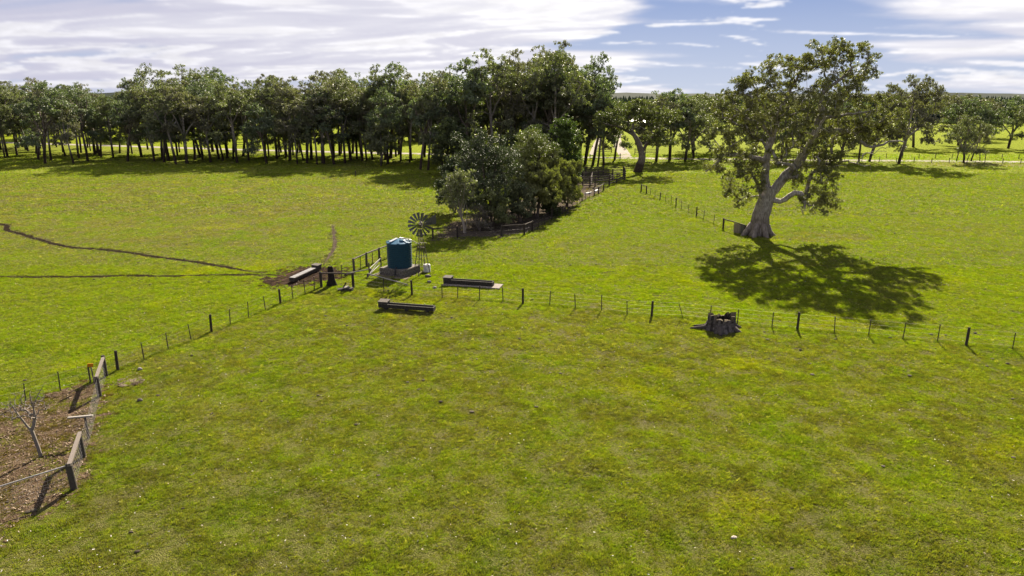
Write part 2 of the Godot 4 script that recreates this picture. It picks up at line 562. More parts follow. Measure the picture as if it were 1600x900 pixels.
func gum(h: float, w: float, lean: Vector2, forks: int, kind: int, clear_ := 0.36, full := 1.0) -> Array:   # a belt gum of that height and crown width
	var fork := h * clear_
	var top := Vector3(lean.x * 0.6, h * 0.62, lean.y * 0.6)
	var f := Vector3(lean.x * 0.45, fork, lean.y * 0.45)
	var r0 := h * rnd(0.009, 0.019) + 0.05
	var stems := [[[Vector3(0, -0.2, 0), Vector3(lean.x * 0.18, fork * 0.5, lean.y * 0.18), f, top], r0, r0 * 0.45]]
	for k in forks:
		var a := TAU * (k + rnd(-0.25, 0.25)) / forks
		var out := Vector3(cos(a), 0, sin(a)) * w * rnd(0.20, 0.34)
		stems.append([[f + Vector3.UP * rnd(-0.5, 0.8), f + out * 0.45 + Vector3.UP * h * 0.13, f + out + Vector3.UP * h * rnd(0.26, 0.4)], r0 * 0.55, r0 * 0.25])
	var c := Vector3(lean.x, 0, lean.y)
	var lobes := [[c + Vector3(0, h * 0.80, 0), Vector3(w * 0.34, h * 0.17, w * 0.34), int(20 * full)]]
	for k in 5:
		var a := TAU * (k + rnd(-0.3, 0.3)) / 5.0
		lobes.append([c * 0.8 + Vector3(cos(a) * w * 0.34, h * rnd(0.46, 0.74), sin(a) * w * 0.34), Vector3(w * 0.21, h * 0.12, w * 0.21), int(11 * full)])
	for k in 3:
		var a := rnd(0, TAU)
		lobes.append([c * 0.6 + Vector3(cos(a) * w * 0.36, h * rnd(0.24, 0.46), sin(a) * w * 0.36), Vector3(w * 0.15, h * 0.07, w * 0.15), int(6 * full)])
	var col := [Color(0.118, 0.124, 0.080), Color(0.128, 0.120, 0.090), Color(0.104, 0.122, 0.086)][kind % 3] as Color
	var alt := [Color(0.180, 0.184, 0.096), Color(0.170, 0.156, 0.110), Color(0.150, 0.174, 0.104)][kind % 3] as Color
	return grow(stems, lobes, {"bark": [Color(0.36, 0.325, 0.285), Color(0.50, 0.465, 0.42), Color(0.22, 0.185, 0.16)][kind % 3], "base_bark": Color(0.075, 0.058, 0.046), "base_h": h * 0.22,
		"step": 1.0, "wig": 0.10, "clear": fork * 0.62, "twig": 0.026, "sides": 7, "flute": 0.12,
		"clump": 1.05, "cards": 105, "leaf": 0.30, "leaf_w": 0.40, "color": col, "color2": alt, "hang": 0.7, "dome": true})


func place_tree(proto: Node3D, used: Dictionary, called: String, at: Vector3, turn: float, scale_: Vector3, label: String, group: String) -> Node3D:
	var o: Node3D
	if used.has(proto):
		o = proto.duplicate()
		o.name = numbered(called)
		add_child(o)
	else:
		used[proto] = true
		o = proto
	o.position = at
	o.rotation = Vector3(rnd(-0.07, 0.07), turn, rnd(-0.07, 0.07))
	o.scale = scale_
	o.set_meta("label", label)
	if group: o.set_meta("group", group)
	return o


func bush(h: float, w: float, col: Color, alt: Color, look := {}) -> Array:
	var stems := []
	var ns: int = look.get("stems", 3)
	for k in ns:
		var a := TAU * (k + rnd(-0.3, 0.3)) / ns
		var out := Vector3(cos(a), 0, sin(a)) * w * 0.16
		stems.append([[Vector3(cos(a), 0, sin(a)) * 0.12 + Vector3.DOWN * 0.1, out * 0.5 + Vector3.UP * h * 0.3, out + Vector3.UP * h * 0.7], look.get("stem_r", 0.09), 0.03])
	var lobes := []
	var n: int = look.get("lobes", 9)
	var bottom: float = look.get("bottom", 0.16)
	for k in n:
		var a := TAU * k * 0.382 * 1.618 + rnd(-0.4, 0.4)
		var yy := lerpf(bottom + 0.14, 0.84, (k + 0.5) / n)
		var prof := pow(1.0 - pow(absf(yy - 0.42) / 0.60, 2.4), 0.6) if yy < 0.99 else 0.2
		var rr := w * 0.5 * prof * 0.60
		lobes.append([Vector3(cos(a) * rr, h * yy, sin(a) * rr), Vector3(w * 0.27 * (0.6 + 0.5 * prof), h * 0.15, w * 0.27 * (0.6 + 0.5 * prof)), look.get("tips", 11)])
	lobes.append([Vector3(0, h * 0.86, 0), Vector3(w * 0.2, h * 0.12, w * 0.2), 8])
	var d := {"bark": Color(0.16, 0.13, 0.11), "step": 0.5, "wig": 0.06, "twig": 0.016, "sides": 5, "clump": 0.62, "cards": 190, "leaf": 0.16, "leaf_w": 0.5, "color": col, "color2": alt, "hang": 0.0, "lift": 0.3}
	d.merge(look, true)
	return grow(stems, lobes, d)


# ---------------------------------------------------------------- sky

func sky_color(d: Vector3, sun: Vector3) -> Color:
	var el := maxf(d.y, 0.0)
	var blue := Color(0.345, 0.460, 0.725).lerp(Color(0.110, 0.205, 0.500), pow(clampf(el / 0.6, 0, 1), 0.5))
	blue = Color(0.560, 0.620, 0.760).lerp(blue, clampf(el / 0.13, 0, 1))
	var p := Vector2(d.x, d.z) / (el + 0.10)
	var q := Vector2(p.x * 0.55 + p.y * 0.10, p.y - p.x * 0.16)
	var wx := n_sky.get_noise_2d(q.x * 5.0, q.y * 5.0) * 1.2
	var wy := n_sky.get_noise_2d(q.x * 5.0 + 500, q.y * 5.0) * 0.7
	var veil := n_sky.get_noise_2d(q.x * 9.0 + 40 + wx * 6, q.y * 8.0 + wy * 7)
	var lumps := n_streak.get_noise_2d(q.x * 24.0 + wx * 24.0, q.y * 25.0 + wy * 28.0)
	var drift := n_sky.get_noise_2d(q.x * 2.6 - 90, q.y * 3.4)
	var east := d.x + 0.12 * drift
	var cover := lerpf(1.18, 0.16, smoothstep(0.02, 0.26, east)) + 0.6 * smoothstep(0.40, 0.58, east)
	var fine := n_streak.get_noise_2d(q.x * 80.0 + wx * 40.0, q.y * 74.0 + wy * 50.0)
	var thin := smoothstep(-0.30, 0.42, veil * 1.15 + cover - 0.55 + 0.30 * lumps + 0.10 * fine)
	var to_sun := clampf(d.dot(sun), -1, 1)
	var glow := exp(-acos(to_sun) * acos(to_sun) / 0.26)
	var thick := smoothstep(0.02, 0.34, lumps + 0.3 * fine + (cover - 0.75) * 0.40 + glow * 0.34 - 0.10)
	var white := Color(0.86, 0.85, 0.90).lerp(Color(1.15, 1.13, 1.12), clampf(glow * 1.3, 0, 1))
	var shade := Color(0.60, 0.59, 0.72).lerp(Color(0.95, 0.94, 0.96), clampf(glow * 1.2, 0, 1))
	var c := blue.lerp(shade.lerp(white, clampf(0.30 + lumps * 0.8 + veil * 0.5 + fine * 0.25, 0, 1)), thin * 0.95)
	c = c.lerp(white * (0.98 + 0.22 * fine), thick * 0.80)
	c += Color(0.45, 0.42, 0.38) * glow * 0.25
	return c


func build_sky(sun: Vector3) -> ImageTexture:
	var W := 4096
	var H := 2048
	var im := Image.create_empty(W, H, false, Image.FORMAT_RGBF)
	im.fill(Color(0.30, 0.33, 0.25))
	for piece in [[0, 683, 8], [683, 1030, 1]]:      # rows from the zenith down; the high part is smooth enough at one eighth of the detail
		var k: int = piece[2]
		var rows := int(ceil((piece[1] - piece[0]) / float(k)))
		var cols := W / k
		var data := PackedFloat32Array()
		data.resize(rows * cols * 3)
		var o := 0
		for j in rows:
			var th: float = PI * (piece[0] + (j + 0.5) * k) / H
			var sy := cos(th)
			var cr := sin(th)
			for i in cols:
				var a := TAU * ((i + 0.5) / cols)      # the picture begins straight ahead (-z) and turns to the right
				var c := sky_color(Vector3(sin(a) * cr, sy, -cos(a) * cr), sun)
				data[o] = c.r
				data[o + 1] = c.g
				data[o + 2] = c.b
				o += 3
		var part_im := Image.create_from_data(cols, rows, false, Image.FORMAT_RGBF, data.to_byte_array())
		if k > 1:
			part_im.resize(W, piece[1] - piece[0], Image.INTERPOLATE_BILINEAR)
		im.blit_rect(part_im, Rect2i(0, 0, W, piece[1] - piece[0]), Vector2i(0, piece[0]))
	return ImageTexture.create_from_image(im)


# ---------------------------------------------------------------- ground

func axis(lo: float, hi: float, step: float, far_lo: float, far_hi: float) -> PackedFloat32Array:
	var out := PackedFloat32Array()
	var back := PackedFloat32Array()
	var x := lo
	var s := step
	while x > far_lo:
		s *= 1.22
		x -= s
		back.append(maxf(x, far_lo))
	back.reverse()
	out.append_array(back)
	x = lo
	while x < hi:
		out.append(x)
		x += step
	s = step
	out.append(hi)
	x = hi
	while x < far_hi:
		s *= 1.22
		x += s
		out.append(minf(x, far_hi))
	return out


func build_ground() -> void:
	var xs := axis(-66.0, 66.0, 0.5, -4000.0, 4000.0)
	var zs := axis(-126.0, -10.0, 0.5, -4500.0, 400.0)
	var mb := MB.new()
	var nx := xs.size()
	for j in zs.size():
		for i in nx:
			var x := xs[i]
			var z := zs[j]
			mb.v.append(Vector3(x, gh(x, z), z))
			var e := 0.3
			mb.n.append(Vector3(gh(x - e, z) - gh(x + e, z), 2 * e, gh(x, z - e) - gh(x, z + e)).normalized() if z > -130.0 and z < 0 and absf(x) < 90 else Vector3.UP)
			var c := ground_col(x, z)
			if z > -132.0 and mask_at(x, z) == 0:
				c = mixc(c, Color(0.090, 0.084, 0.030), 0.48)      # thatch and soil show between the tufts
			mb.c.append(c)
			mb.uv.append(Vector2(x, z) / 3.7)
	for j in zs.size() - 1:
		for i in nx - 1:
			var a := j * nx + i
			mb.ix.append(a); mb.ix.append(a + 1); mb.ix.append(a + nx)
			mb.ix.append(a + 1); mb.ix.append(a + nx + 1); mb.ix.append(a + nx)
	structure("ground", mb, M.turf, "grazed green pasture spreading to the horizon")


func strip(called: String, pts: Array, half: float, lift: float, c0: Color, c1: Color, mat: Material, label: String, rag := 0.3, fade_ends := true) -> void:
	var pp := []
	for p in pts:
		pp.append(Vector3(p.x, 0, p.y))
	var line := resample(pp, 0.3 if half < 1.0 else 2.0, 0.02 if half < 1.0 else 0.0)
	var mb := MB.new()
	var k := line.size()
	for i in k:
		var t := (line[mini(i + 1, k - 1)] - line[maxi(i - 1, 0)]).normalized()
		var s := Vector3(-t.z, 0, t.x)
		var taper := 1.0
		if fade_ends:
			taper = clampf(minf(i, k - 1 - i) / 12.0, 0.15, 1.0)
		for q in 5:
			var off := (q - 2) / 2.0
			var wob := 1.0 + rag * n_fine.get_noise_2d(line[i].x * 3 + q * 9, line[i].z * 3)
			var p := line[i] + s * off * half * wob * taper
			var y := gh(p.x, p.z) + (lift if absf(off) < 0.9 else lift * 0.35)
			mb.v.append(Vector3(p.x, y, p.z))
			mb.n.append(Vector3.UP)
			mb.c.append(c0.lerp(c1, clampf(0.5 + n_fine.get_noise_2d(p.x * 4, p.z * 4), 0, 1)) * 0.76)
			mb.uv.append(Vector2(p.x, p.z) / 2.3)
		if i > 0:
			for q in 4:
				var a := (i - 1) * 5 + q
				mb.ix.append(a); mb.ix.append(a + 6); mb.ix.append(a + 1)
				mb.ix.append(a); mb.ix.append(a + 5); mb.ix.append(a + 6)
	# winding: make the strip face up whichever way it runs
	if (mb.v[mb.ix[2]] - mb.v[mb.ix[0]]).cross(mb.v[mb.ix[1]] - mb.v[mb.ix[0]]).y < 0:
		for i in range(0, mb.ix.size(), 3):
			var t2 := mb.ix[i + 1]
			mb.ix[i + 1] = mb.ix[i + 2]
			mb.ix[i + 2] = t2
	structure(called, mb, mat, label)


func patch(called: String, poly: Array, step: float, lift: float, bump: float, c0: Color, c1: Color, mat: Material, label: String, rag := 0.4) -> void:
	var pp := PackedVector2Array(poly)
	var lo := pp[0]
	var hi := pp[0]
	for p in pp:
		lo = lo.min(p)
		hi = hi.max(p)
	lo -= Vector2.ONE
	hi += Vector2.ONE
	var nx := int((hi.x - lo.x) / step) + 1
	var nz := int((hi.y - lo.y) / step) + 1
	var idx := {}
	var mb := MB.new()
	var put := func(i: int, j: int) -> int:
		var key := j * 4096 + i
		if not idx.has(key):
			var x := lo.x + i * step
			var z := lo.y + j * step
			var b := n_fine.get_noise_2d(x * 5.0, z * 5.0)
			idx[key] = mb.v.size()
			mb.v.append(Vector3(x, gh(x, z) + lift + bump * b, z))
			var e := step
			mb.n.append(Vector3((n_fine.get_noise_2d((x - e) * 5, z * 5) - n_fine.get_noise_2d((x + e) * 5, z * 5)) * bump, 2 * e, (n_fine.get_noise_2d(x * 5, (z - e) * 5) - n_fine.get_noise_2d(x * 5, (z + e) * 5)) * bump).normalized())
			mb.c.append(c0.lerp(c1, clampf(0.5 + 0.9 * n_fine.get_noise_2d(x * 2.0 + 30, z * 2.0), 0, 1)) * 0.80)
			mb.uv.append(Vector2(x, z) / 1.9)
		return idx[key]
	for j in nz:
		for i in nx:
			var q := lo + Vector2(i + 0.5, j + 0.5) * step
			q += Vector2(n_fine.get_noise_2d(q.x * 2, q.y * 2), n_fine.get_noise_2d(q.x * 2 + 70, q.y * 2)) * rag * 3.0
			if Geometry2D.is_point_in_polygon(q, pp):
				var a: int = put.call(i, j)
				var b: int = put.call(i + 1, j)
				var c: int = put.call(i, j + 1)
				var d: int = put.call(i + 1, j + 1)
				mb.ix.append(a); mb.ix.append(b); mb.ix.append(c)
				mb.ix.append(b); mb.ix.append(d); mb.ix.append(c)
	structure(called, mb, mat, label)


func tuft_mesh(blades: int, spread: float, h: float, w: float, lean: float) -> ArrayMesh:
	var mb := MB.new()
	for k in blades:
		var a := rnd(0, TAU)
		var r := spread * sqrt(R.randf())
		var p := Vector3(cos(a) * r, -0.01, sin(a) * r)
		var b := rnd(0, TAU)
		var side := Vector3(cos(b), 0, sin(b)) * w * rnd(0.7, 1.3) * 0.5
		var tip := p + Vector3(rnd(-1, 1) * lean, rnd(0.5, 1.15), rnd(-1, 1) * lean) * h
		var g := rnd(0.8, 1.2)
		mb.tri(p - side, p + side, tip, Color(g, g, g * 0.9))
	return mb.commit()


func scatter(called: String, label: String, category: String, mesh: Mesh, mat: Material, xf: Array[Transform3D], cols: PackedColorArray) -> void:
	var mm := MultiMesh.new()
	mm.transform_format = MultiMesh.TRANSFORM_3D
	mm.use_colors = true
	mm.mesh = mesh
	mm.instance_count = xf.size()
	for i in xf.size():
		mm.set_instance_transform(i, xf[i])
		mm.set_instance_color(i, cols[i])
	var o := MultiMeshInstance3D.new()
	o.multimesh = mm
	o.material_override = mat
	o.name = numbered(called)
	tag(o, label, category, "", "stuff")
	add_child(o)


func build_grass() -> void:
	var bands := [[-13.0, -34.0, 0.074, 0.95, 1.0], [-34.0, -58.0, 0.105, 1.25, 0.8], [-58.0, -84.0, 0.18, 1.8, 0.6], [-84.0, -132.0, 0.36, 3.2, 0.55], [-132.0, -176.0, 0.75, 4.5, 0.5]]
	for bi in bands.size():
		var b: Array = bands[bi]
		var mesh := tuft_mesh(18, 0.060, 0.058, 0.022, 0.85)
		var xf: Array[Transform3D] = []
		var cols := PackedColorArray()
		var z: float = b[0]
		while z > b[1]:
			var hw := -z * 0.76 + 4.0
			var x := -hw
			while x < hw:
				var px: float = x + rnd(-0.5, 0.5) * b[2]
				var pz: float = z + rnd(-0.5, 0.5) * b[2]
				var f := n_fine.get_noise_2d(px * 1.3, pz * 1.3)
				var m := n_mid.get_noise_2d(px * 1.6 + 200, pz * 1.6)
				var keep := 0.84 + 0.55 * f + 0.35 * m
				var code := mask_at(px, pz)
				if code == 1 or code == 2 or code == 5: keep = 0.04
				elif code == 3: keep = 0.45 + m
				elif code == 4: keep = 0.10
				if R.randf() < keep:
					var s: float = b[3] * rnd(0.7, 1.35) * (1.0 + 0.7 * maxf(m, -0.6))
					var hs: float = lerpf(s, 1.0, 0.55) * (1.0 + 0.5 * f)
					if R.randf() < 0.12: hs *= rnd(1.4, 2.1)
					var t := Basis(Vector3.UP, rnd(0, TAU)).scaled(Vector3(s, maxf(0.5, hs), s))
					xf.append(Transform3D(t, Vector3(px, gh(px, pz), pz)))
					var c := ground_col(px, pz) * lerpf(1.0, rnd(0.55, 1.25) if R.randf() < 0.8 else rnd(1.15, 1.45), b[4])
					c.r *= rnd(0.88, 1.14)
					if R.randf() < 0.04:
						c = Color(0.36, 0.32, 0.17) * rnd(0.7, 1.2)
					c.a = 1.0
					cols.append(c)
				x += b[2]
			z -= b[2]
		scatter("grass", ["short grazed grass of the nearest paddock", "pasture grass round the tank and the fences", "pasture grass about the great gum and thicket", "pasture grass of the far paddock before the tree belt", "shaded grass under the belt of gums"][bi], "grass", mesh, M.grass, xf, cols)
	# taller, ungrazed grass along the fences
	var tall := tuft_mesh(26, 0.13, 0.17, 0.016, 0.7)
	var xf2: Array[Transform3D] = []
	var cols2 := PackedColorArray()
	for line in [[RIGHT_FENCE, 34.0], [LEFT_FENCE, 26.0], [SHRUB_FENCE, 18.0], [SHRUB_FENCE_NEAR, 26.0], [TREE_FENCE, 10.0], [TANK_FENCE, 12.0]]:
		for k in line[0].size() - 1:
			var a: Vector2 = line[0][k]
			var d: Vector2 = line[0][k + 1]
			for q in int(a.distance_to(d) * line[1] * 0.5):
				var p := a.lerp(d, R.randf()) + Vector2(R.randfn() * 0.10, R.randfn() * 0.10)
				var s := rnd(0.5, 1.15)
				xf2.append(Transform3D(Basis(Vector3.UP, rnd(0, TAU)).scaled(Vector3(s, s * rnd(0.5, 1.0), s)), Vector3(p.x, gh(p.x, p.y), p.y)))
				var c := mixc(Color(0.085, 0.115, 0.018), Color(0.20, 0.17, 0.07), R.randf() * R.randf()) * rnd(0.7, 1.2)
				c.a = 1.0
				cols2.append(c)
	scatter("grass", "taller ungrazed grass along the foot of the fences", "grass", tall, M.grass, xf2, cols2)
	# fallen leaves and bark, bleached, and dark dung crumbs
	var fleck := MB.new()
	fleck.quad(Vector3(-0.05, 0.0, 0.015), Vector3(0.04, 0.012, 0.02), Vector3(0.05, 0.02, -0.015), Vector3(-0.04, 0.012, -0.02), Color.WHITE)
	var xf3: Array[Transform3D] = []
	var cols3 := PackedColorArray()
	for k in 22000:
		var z := -14.0 - 76.0 * pow(R.randf(), 0.8)
		var hw := -z * 0.76 + 4.0
		var x := rnd(-hw, hw)
		var dens := 0.18 + 0.5 * n_wide.get_noise_2d(x * 2 + 44, z * 2) + 0.5 * clampf((z + 30.0) / 14.0, 0, 1) * clampf((4.0 - x) / 14.0, 0, 1)
		dens += 0.6 * clampf(1.0 - Vector2(x, z).distance_to(Vector2(33, -58)) / 22.0, 0, 1)
		var code := mask_at(x, z)
		if code == 3 or code == 4: dens = 0.9
		if R.randf() > dens: continue
		var s := rnd(0.3, 0.85)
		xf3.append(Transform3D(Basis.from_euler(Vector3(rnd(-0.6, 0.6), rnd(0, TAU), rnd(-0.6, 0.6))).scaled(Vector3.ONE * s), Vector3(x, gh(x, z) + 0.045, z)))
		var c := mixc(Color(0.42, 0.40, 0.37), Color(0.20, 0.15, 0.11), R.randf())
		if code == 3: c = mixc(Color(0.26, 0.20, 0.14), Color(0.12, 0.075, 0.05), R.randf())
		cols3.append(c)
	for k in 5200:
		var x := rnd(-24.5, -16.0)
		var z := rnd(-33.0, -19.0)
		if mask_at(x, z) != 3: continue
		xf3.append(Transform3D(Basis.from_euler(Vector3(rnd(-0.6, 0.6), rnd(0, TAU), rnd(-0.6, 0.6))).scaled(Vector3.ONE * rnd(0.5, 1.3)), Vector3(x, gh(x, z) + rnd(0.02, 0.05), z)))
		cols3.append(mixc(mixc(Color(0.24, 0.19, 0.135), Color(0.10, 0.062, 0.045), R.randf()), Color(0.07, 0.05, 0.04), R.randf() * R.randf()))
	scatter("leaf_litter", "bleached fallen leaves and bark flecks strewn over the grass", "leaf litter", fleck.commit(), M.dull, xf3, cols3)
	var lump := MB.new()
	lump.lathe(Vector3.ZERO, [Vector2(0.0, -0.01), Vector2(0.11, 0.0), Vector2(0.10, 0.035), Vector2(0.05, 0.055), Vector2(0.0, 0.05)], 7, [Color.WHITE])
	var xf4: Array[Transform3D] = []
	var cols4 := PackedColorArray()
	for k in 1500:
		var z := -15.0 - 85.0 * pow(R.randf(), 0.7)
		var hw := -z * 0.76 + 4.0
		var x := rnd(-hw, hw)
		var dens := 0.22 + 0.8 * n_wide.get_noise_2d(x * 2.4 - 70, z * 2.4) + 0.7 * clampf(1.0 - Vector2(x, z).distance_to(Vector2(36, -55)) / 16.0, 0, 1)
		if R.randf() > dens: continue
		var s := rnd(0.35, 1.15)
		xf4.append(Transform3D(Basis(Vector3.UP, rnd(0, TAU)).scaled(Vector3(s, s * rnd(0.6, 1.2), s * rnd(0.6, 1.0))), Vector3(x, gh(x, z) + 0.02, z)))
		cols4.append(mixc(Color(0.028, 0.022, 0.016), Color(0.075, 0.062, 0.045), R.randf()))
	scatter("dung", "dark dung pats and clods dotted over the pasture", "dung", lump.commit(), M.dull, xf4, cols4)


# ---------------------------------------------------------------- fences and yards

func post_mb(p: Vector3, h: float, r: float, tilt: Vector2, col: Color, sides := 8) -> MB:
	var mb := MB.new()
	var t := Vector3(tilt.x, 1, tilt.y).normalized()
	var a := p - t * 0.15
	mb.tube(PackedVector3Array([a, p + t * h * 0.5, p + t * (h - 0.02), p + t * h]), PackedFloat32Array([r * 1.06, r, r * 0.97, r * 0.82]), sides, PackedColorArray([col, col, col, col]), 0.05 if sides > 5 else 0.0)
	return mb


# kinds: one letter for each point; S thick strainer post, P post, d thin steel dropper, - nothing
func fence(called: String, label: String, pts: Array, kinds: String, rails: Array, h := 1.12, wires := 4, timber := Color(0.060, 0.050, 0.043)) -> Node3D:
	var o := thing(called, label, "fence", on(pts[0]))
	for k in pts.size():
		var p := on(pts[k])
		var tone := timber * rnd(0.75, 1.25)
		tone.a = 1.0
		match kinds[k]:
			"S": part(o, "post", post_mb(p, h * 1.03, 0.095, Vector2(rnd(-0.02, 0.02), rnd(-0.02, 0.02)), tone, 10), M.wood)
			"P": part(o, "post", post_mb(p, h * rnd(0.96, 1.04), 0.075, Vector2(rnd(-0.04, 0.04), rnd(-0.04, 0.04)), tone), M.wood)
			"d": part(o, "dropper", post_mb(p, h * rnd(0.9, 1.0), 0.032, Vector2(rnd(-0.06, 0.06), rnd(-0.05, 0.05)), Color(0.045, 0.038, 0.034), 4), M.steel)
			"l": part(o, "dropper", post_mb(p, h * 0.95, 0.021, Vector2(-0.34, 0.1), Color(0.045, 0.038, 0.034), 4), M.steel)
	for r in rails:
		var mb := MB.new()
		var a := on(pts[r[0]], h * 0.95)
		var b := on(pts[r[1]], h * 0.95)
		var c := timber * 1.6
		c.a = 1.0
		mb.tube(PackedVector3Array([a, a.lerp(b, 0.5) + Vector3(0, 0.02, 0), b]), PackedFloat32Array([0.06, 0.058, 0.052]), 8, PackedColorArray([c, c, c]))
		part(o, "rail", mb, M.wood)
	for w in wires:
		var line := []
		for p in pts:
			line.append(on(p, h * (0.18 + 0.72 * w / maxf(1.0, wires - 1))))
		var mb := MB.new()
		mb.path(line, 0.004, 3, Color(0.16, 0.145, 0.135))
		part(o, "wire", mb, M.steel)
	return o


func board_fence(called: String, label: String, pts: Array, rails: int, h: float, col: Color, post_r := 0.09) -> Node3D:
	var o := thing(called, label, "fence", on(pts[0]))
	for p in pts:
		part(o, "post", post_mb(on(p), h + rnd(0.05, 0.25), post_r, Vector2(rnd(-0.03, 0.03), rnd(-0.03, 0.03)), col * rnd(0.8, 1.2)), M.wood)
	for k in pts.size() - 1:
		for r in rails:
			var mb := MB.new()
			var y := h * (r + 0.9) / (rails + 0.1)
			var a := on(pts[k], y + rnd(-0.05, 0.05))
			var b := on(pts[k + 1], y + rnd(-0.05, 0.05))
			var d := (b - a).normalized()
			var side := d.cross(Vector3.UP).normalized() * (post_r + 0.03)
			var c := col * rnd(0.8, 1.6)
			c.a = 1.0
			mb.box((a + b) / 2 + side, Vector3((b - a).length() + 0.2, 0.13, 0.05), Basis(d, Vector3.UP, d.cross(Vector3.UP)).orthonormalized(), c)
			part(o, "rail", mb, M.wood)
	return o


# ---------------------------------------------------------------- tank, windmill, troughs

func build_tank() -> void:
	# the block it stands on, turned to the light
	var ang := 0.495
	var bx := Vector3(cos(ang), 0, sin(ang))
	var front := Vector3(-8.66, 0, -53.76)
	var back := Vector3(sin(ang), 0, -cos(ang))
	var mid := front - bx * 1.18 + back * 1.18
	mid.y = gh(mid.x, mid.z)
	var o := thing("concrete_plinth", "square weathered concrete block under the blue water tank", "plinth", mid)
	var mb := MB.new()
	var b := Basis(bx, Vector3.UP, bx.cross(Vector3.UP))
	mb.box(mid + Vector3(0, 0.20, 0), Vector3(2.36, 0.62, 2.36), b, Color(0.23, 0.215, 0.195))
	mb.box(mid + Vector3(0, 0.53, 0), Vector3(2.30, 0.06, 2.30), b, Color(0.27, 0.25, 0.225))
	part(o, "block", mb, M.concrete)
	var top := mid.y + 0.56
	# tank
	var tc := Vector3(mid.x, top, mid.z)
	o = thing("water_tank", "dark blue ribbed plastic water tank standing on a concrete block", "water tank", tc)
	var prof := [Vector2(0.0, 0.0), Vector2(0.96, 0.0)]
	var cols := []
	var y := 0.0
	var r := 1.0
	prof[1] = Vector2(r - 0.02, 0.0)
	while y < 1.84:
		for q in [[0.03, 0.0], [0.085, 0.0], [0.105, -0.022], [0.125, -0.022], [0.145, 0.0]]:
			prof.append(Vector2(r + q[1], y + q[0]))
		y += 0.155
	prof.append(Vector2(r - 0.03, 2.02))
	mb = MB.new()
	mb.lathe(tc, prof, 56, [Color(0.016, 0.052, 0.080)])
	part(o, "wall", mb, M.plastic)
	# roof with radial ribs and a rim
	mb = MB.new()
	var sides := 64
	for s in sides:
		var a0 := TAU * s / sides
		var a1 := TAU * (s + 1) / sides
		var rows := [[1.03, 1.99], [1.02, 2.04], [0.8, 2.10], [0.5, 2.18], [0.24, 2.25], [0.0, 2.26]]
		for k in rows.size() - 1:
			var lift0 := 0.055 if s % 8 < 2 else 0.0
			var e0: float = rows[k][1] + (lift0 if k > 0 and k < 4 else 0.0)
			var e1: float = rows[k + 1][1] + (lift0 if k + 1 > 0 and k + 1 < 4 else 0.0)
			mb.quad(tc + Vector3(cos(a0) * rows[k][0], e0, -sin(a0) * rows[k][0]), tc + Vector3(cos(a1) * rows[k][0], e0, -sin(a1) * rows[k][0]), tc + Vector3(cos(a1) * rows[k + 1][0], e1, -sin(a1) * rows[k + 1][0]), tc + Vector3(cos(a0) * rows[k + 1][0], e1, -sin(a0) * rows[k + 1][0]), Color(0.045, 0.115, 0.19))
	var roof := part(o, "roof", mb, M.plastic)
	mb = MB.new()
	mb.lathe(tc + Vector3(0.30, 2.13, 0.30), [Vector2(0.27, 0.0), Vector2(0.27, 0.10), Vector2(0.20, 0.14), Vector2(0.0, 0.15)], 20, [Color(0.05, 0.11, 0.17)])
	part(o, "hatch", mb, M.plastic, roof)
	for s in [[Vector3(-0.15, 2.27, -0.1), Vector3(-0.62, 2.12, 0.62)], [Vector3(0.05, 2.30, -0.15), Vector3(0.98, 2.12, -0.1)]]:   # pale strips added to stand for sunlight caught by the roof ribs
		mb = MB.new()
		var d: Vector3 = (s[1] - s[0])
		var dn := d.normalized()
		var sd := dn.cross(Vector3.UP).normalized()
		mb.box(tc + (s[0] + s[1]) / 2 + Vector3(0, 0.05, 0), Vector3(d.length(), 0.03, 0.24), Basis(dn, sd.cross(dn), sd).orthonormalized(), Color(0.55, 0.57, 0.6))
		part(o, "strip", mb, M.zinc, roof)
	mb = MB.new()
	mb.path([tc + Vector3(0.05, 2.32, -0.1), tc + Vector3(0.7, 2.30, 0.05), tc + Vector3(1.25, 2.05, 0.1), tc + Vector3(1.7, 1.85, 0.2)], 0.03, 7, Color(0.14, 0.13, 0.12))
	part(o, "inlet_pipe", mb, M.steel)
	mb = MB.new()
	mb.path([tc + Vector3(-0.12, 0.12, 0.99), tc + Vector3(-0.16, 0.12, 1.14), tc + Vector3(-0.20, 0.05, 1.30), tc + Vector3(-0.22, -0.5, 1.36)], 0.045, 8, Color(0.03, 0.03, 0.032))
	part(o, "outlet_pipe", mb, M.steel)
	# slab and loose concrete below
	patch("bare_soil", [Vector2(-11.5, -54.4), Vector2(-9.2, -53.2), Vector2(-8.5, -53.3), Vector2(-7.6, -54.6), Vector2(-7.2, -55.9), Vector2(-7.6, -56.2), Vector2(-8.6, -54.3), Vector2(-10.8, -55.4)], 0.14, 0.018, 0.03, Color(0.21, 0.17, 0.14), Color(0.32, 0.27, 0.23), M.soil, "bare pinkish soil round the foot of the tank block", 0.2)


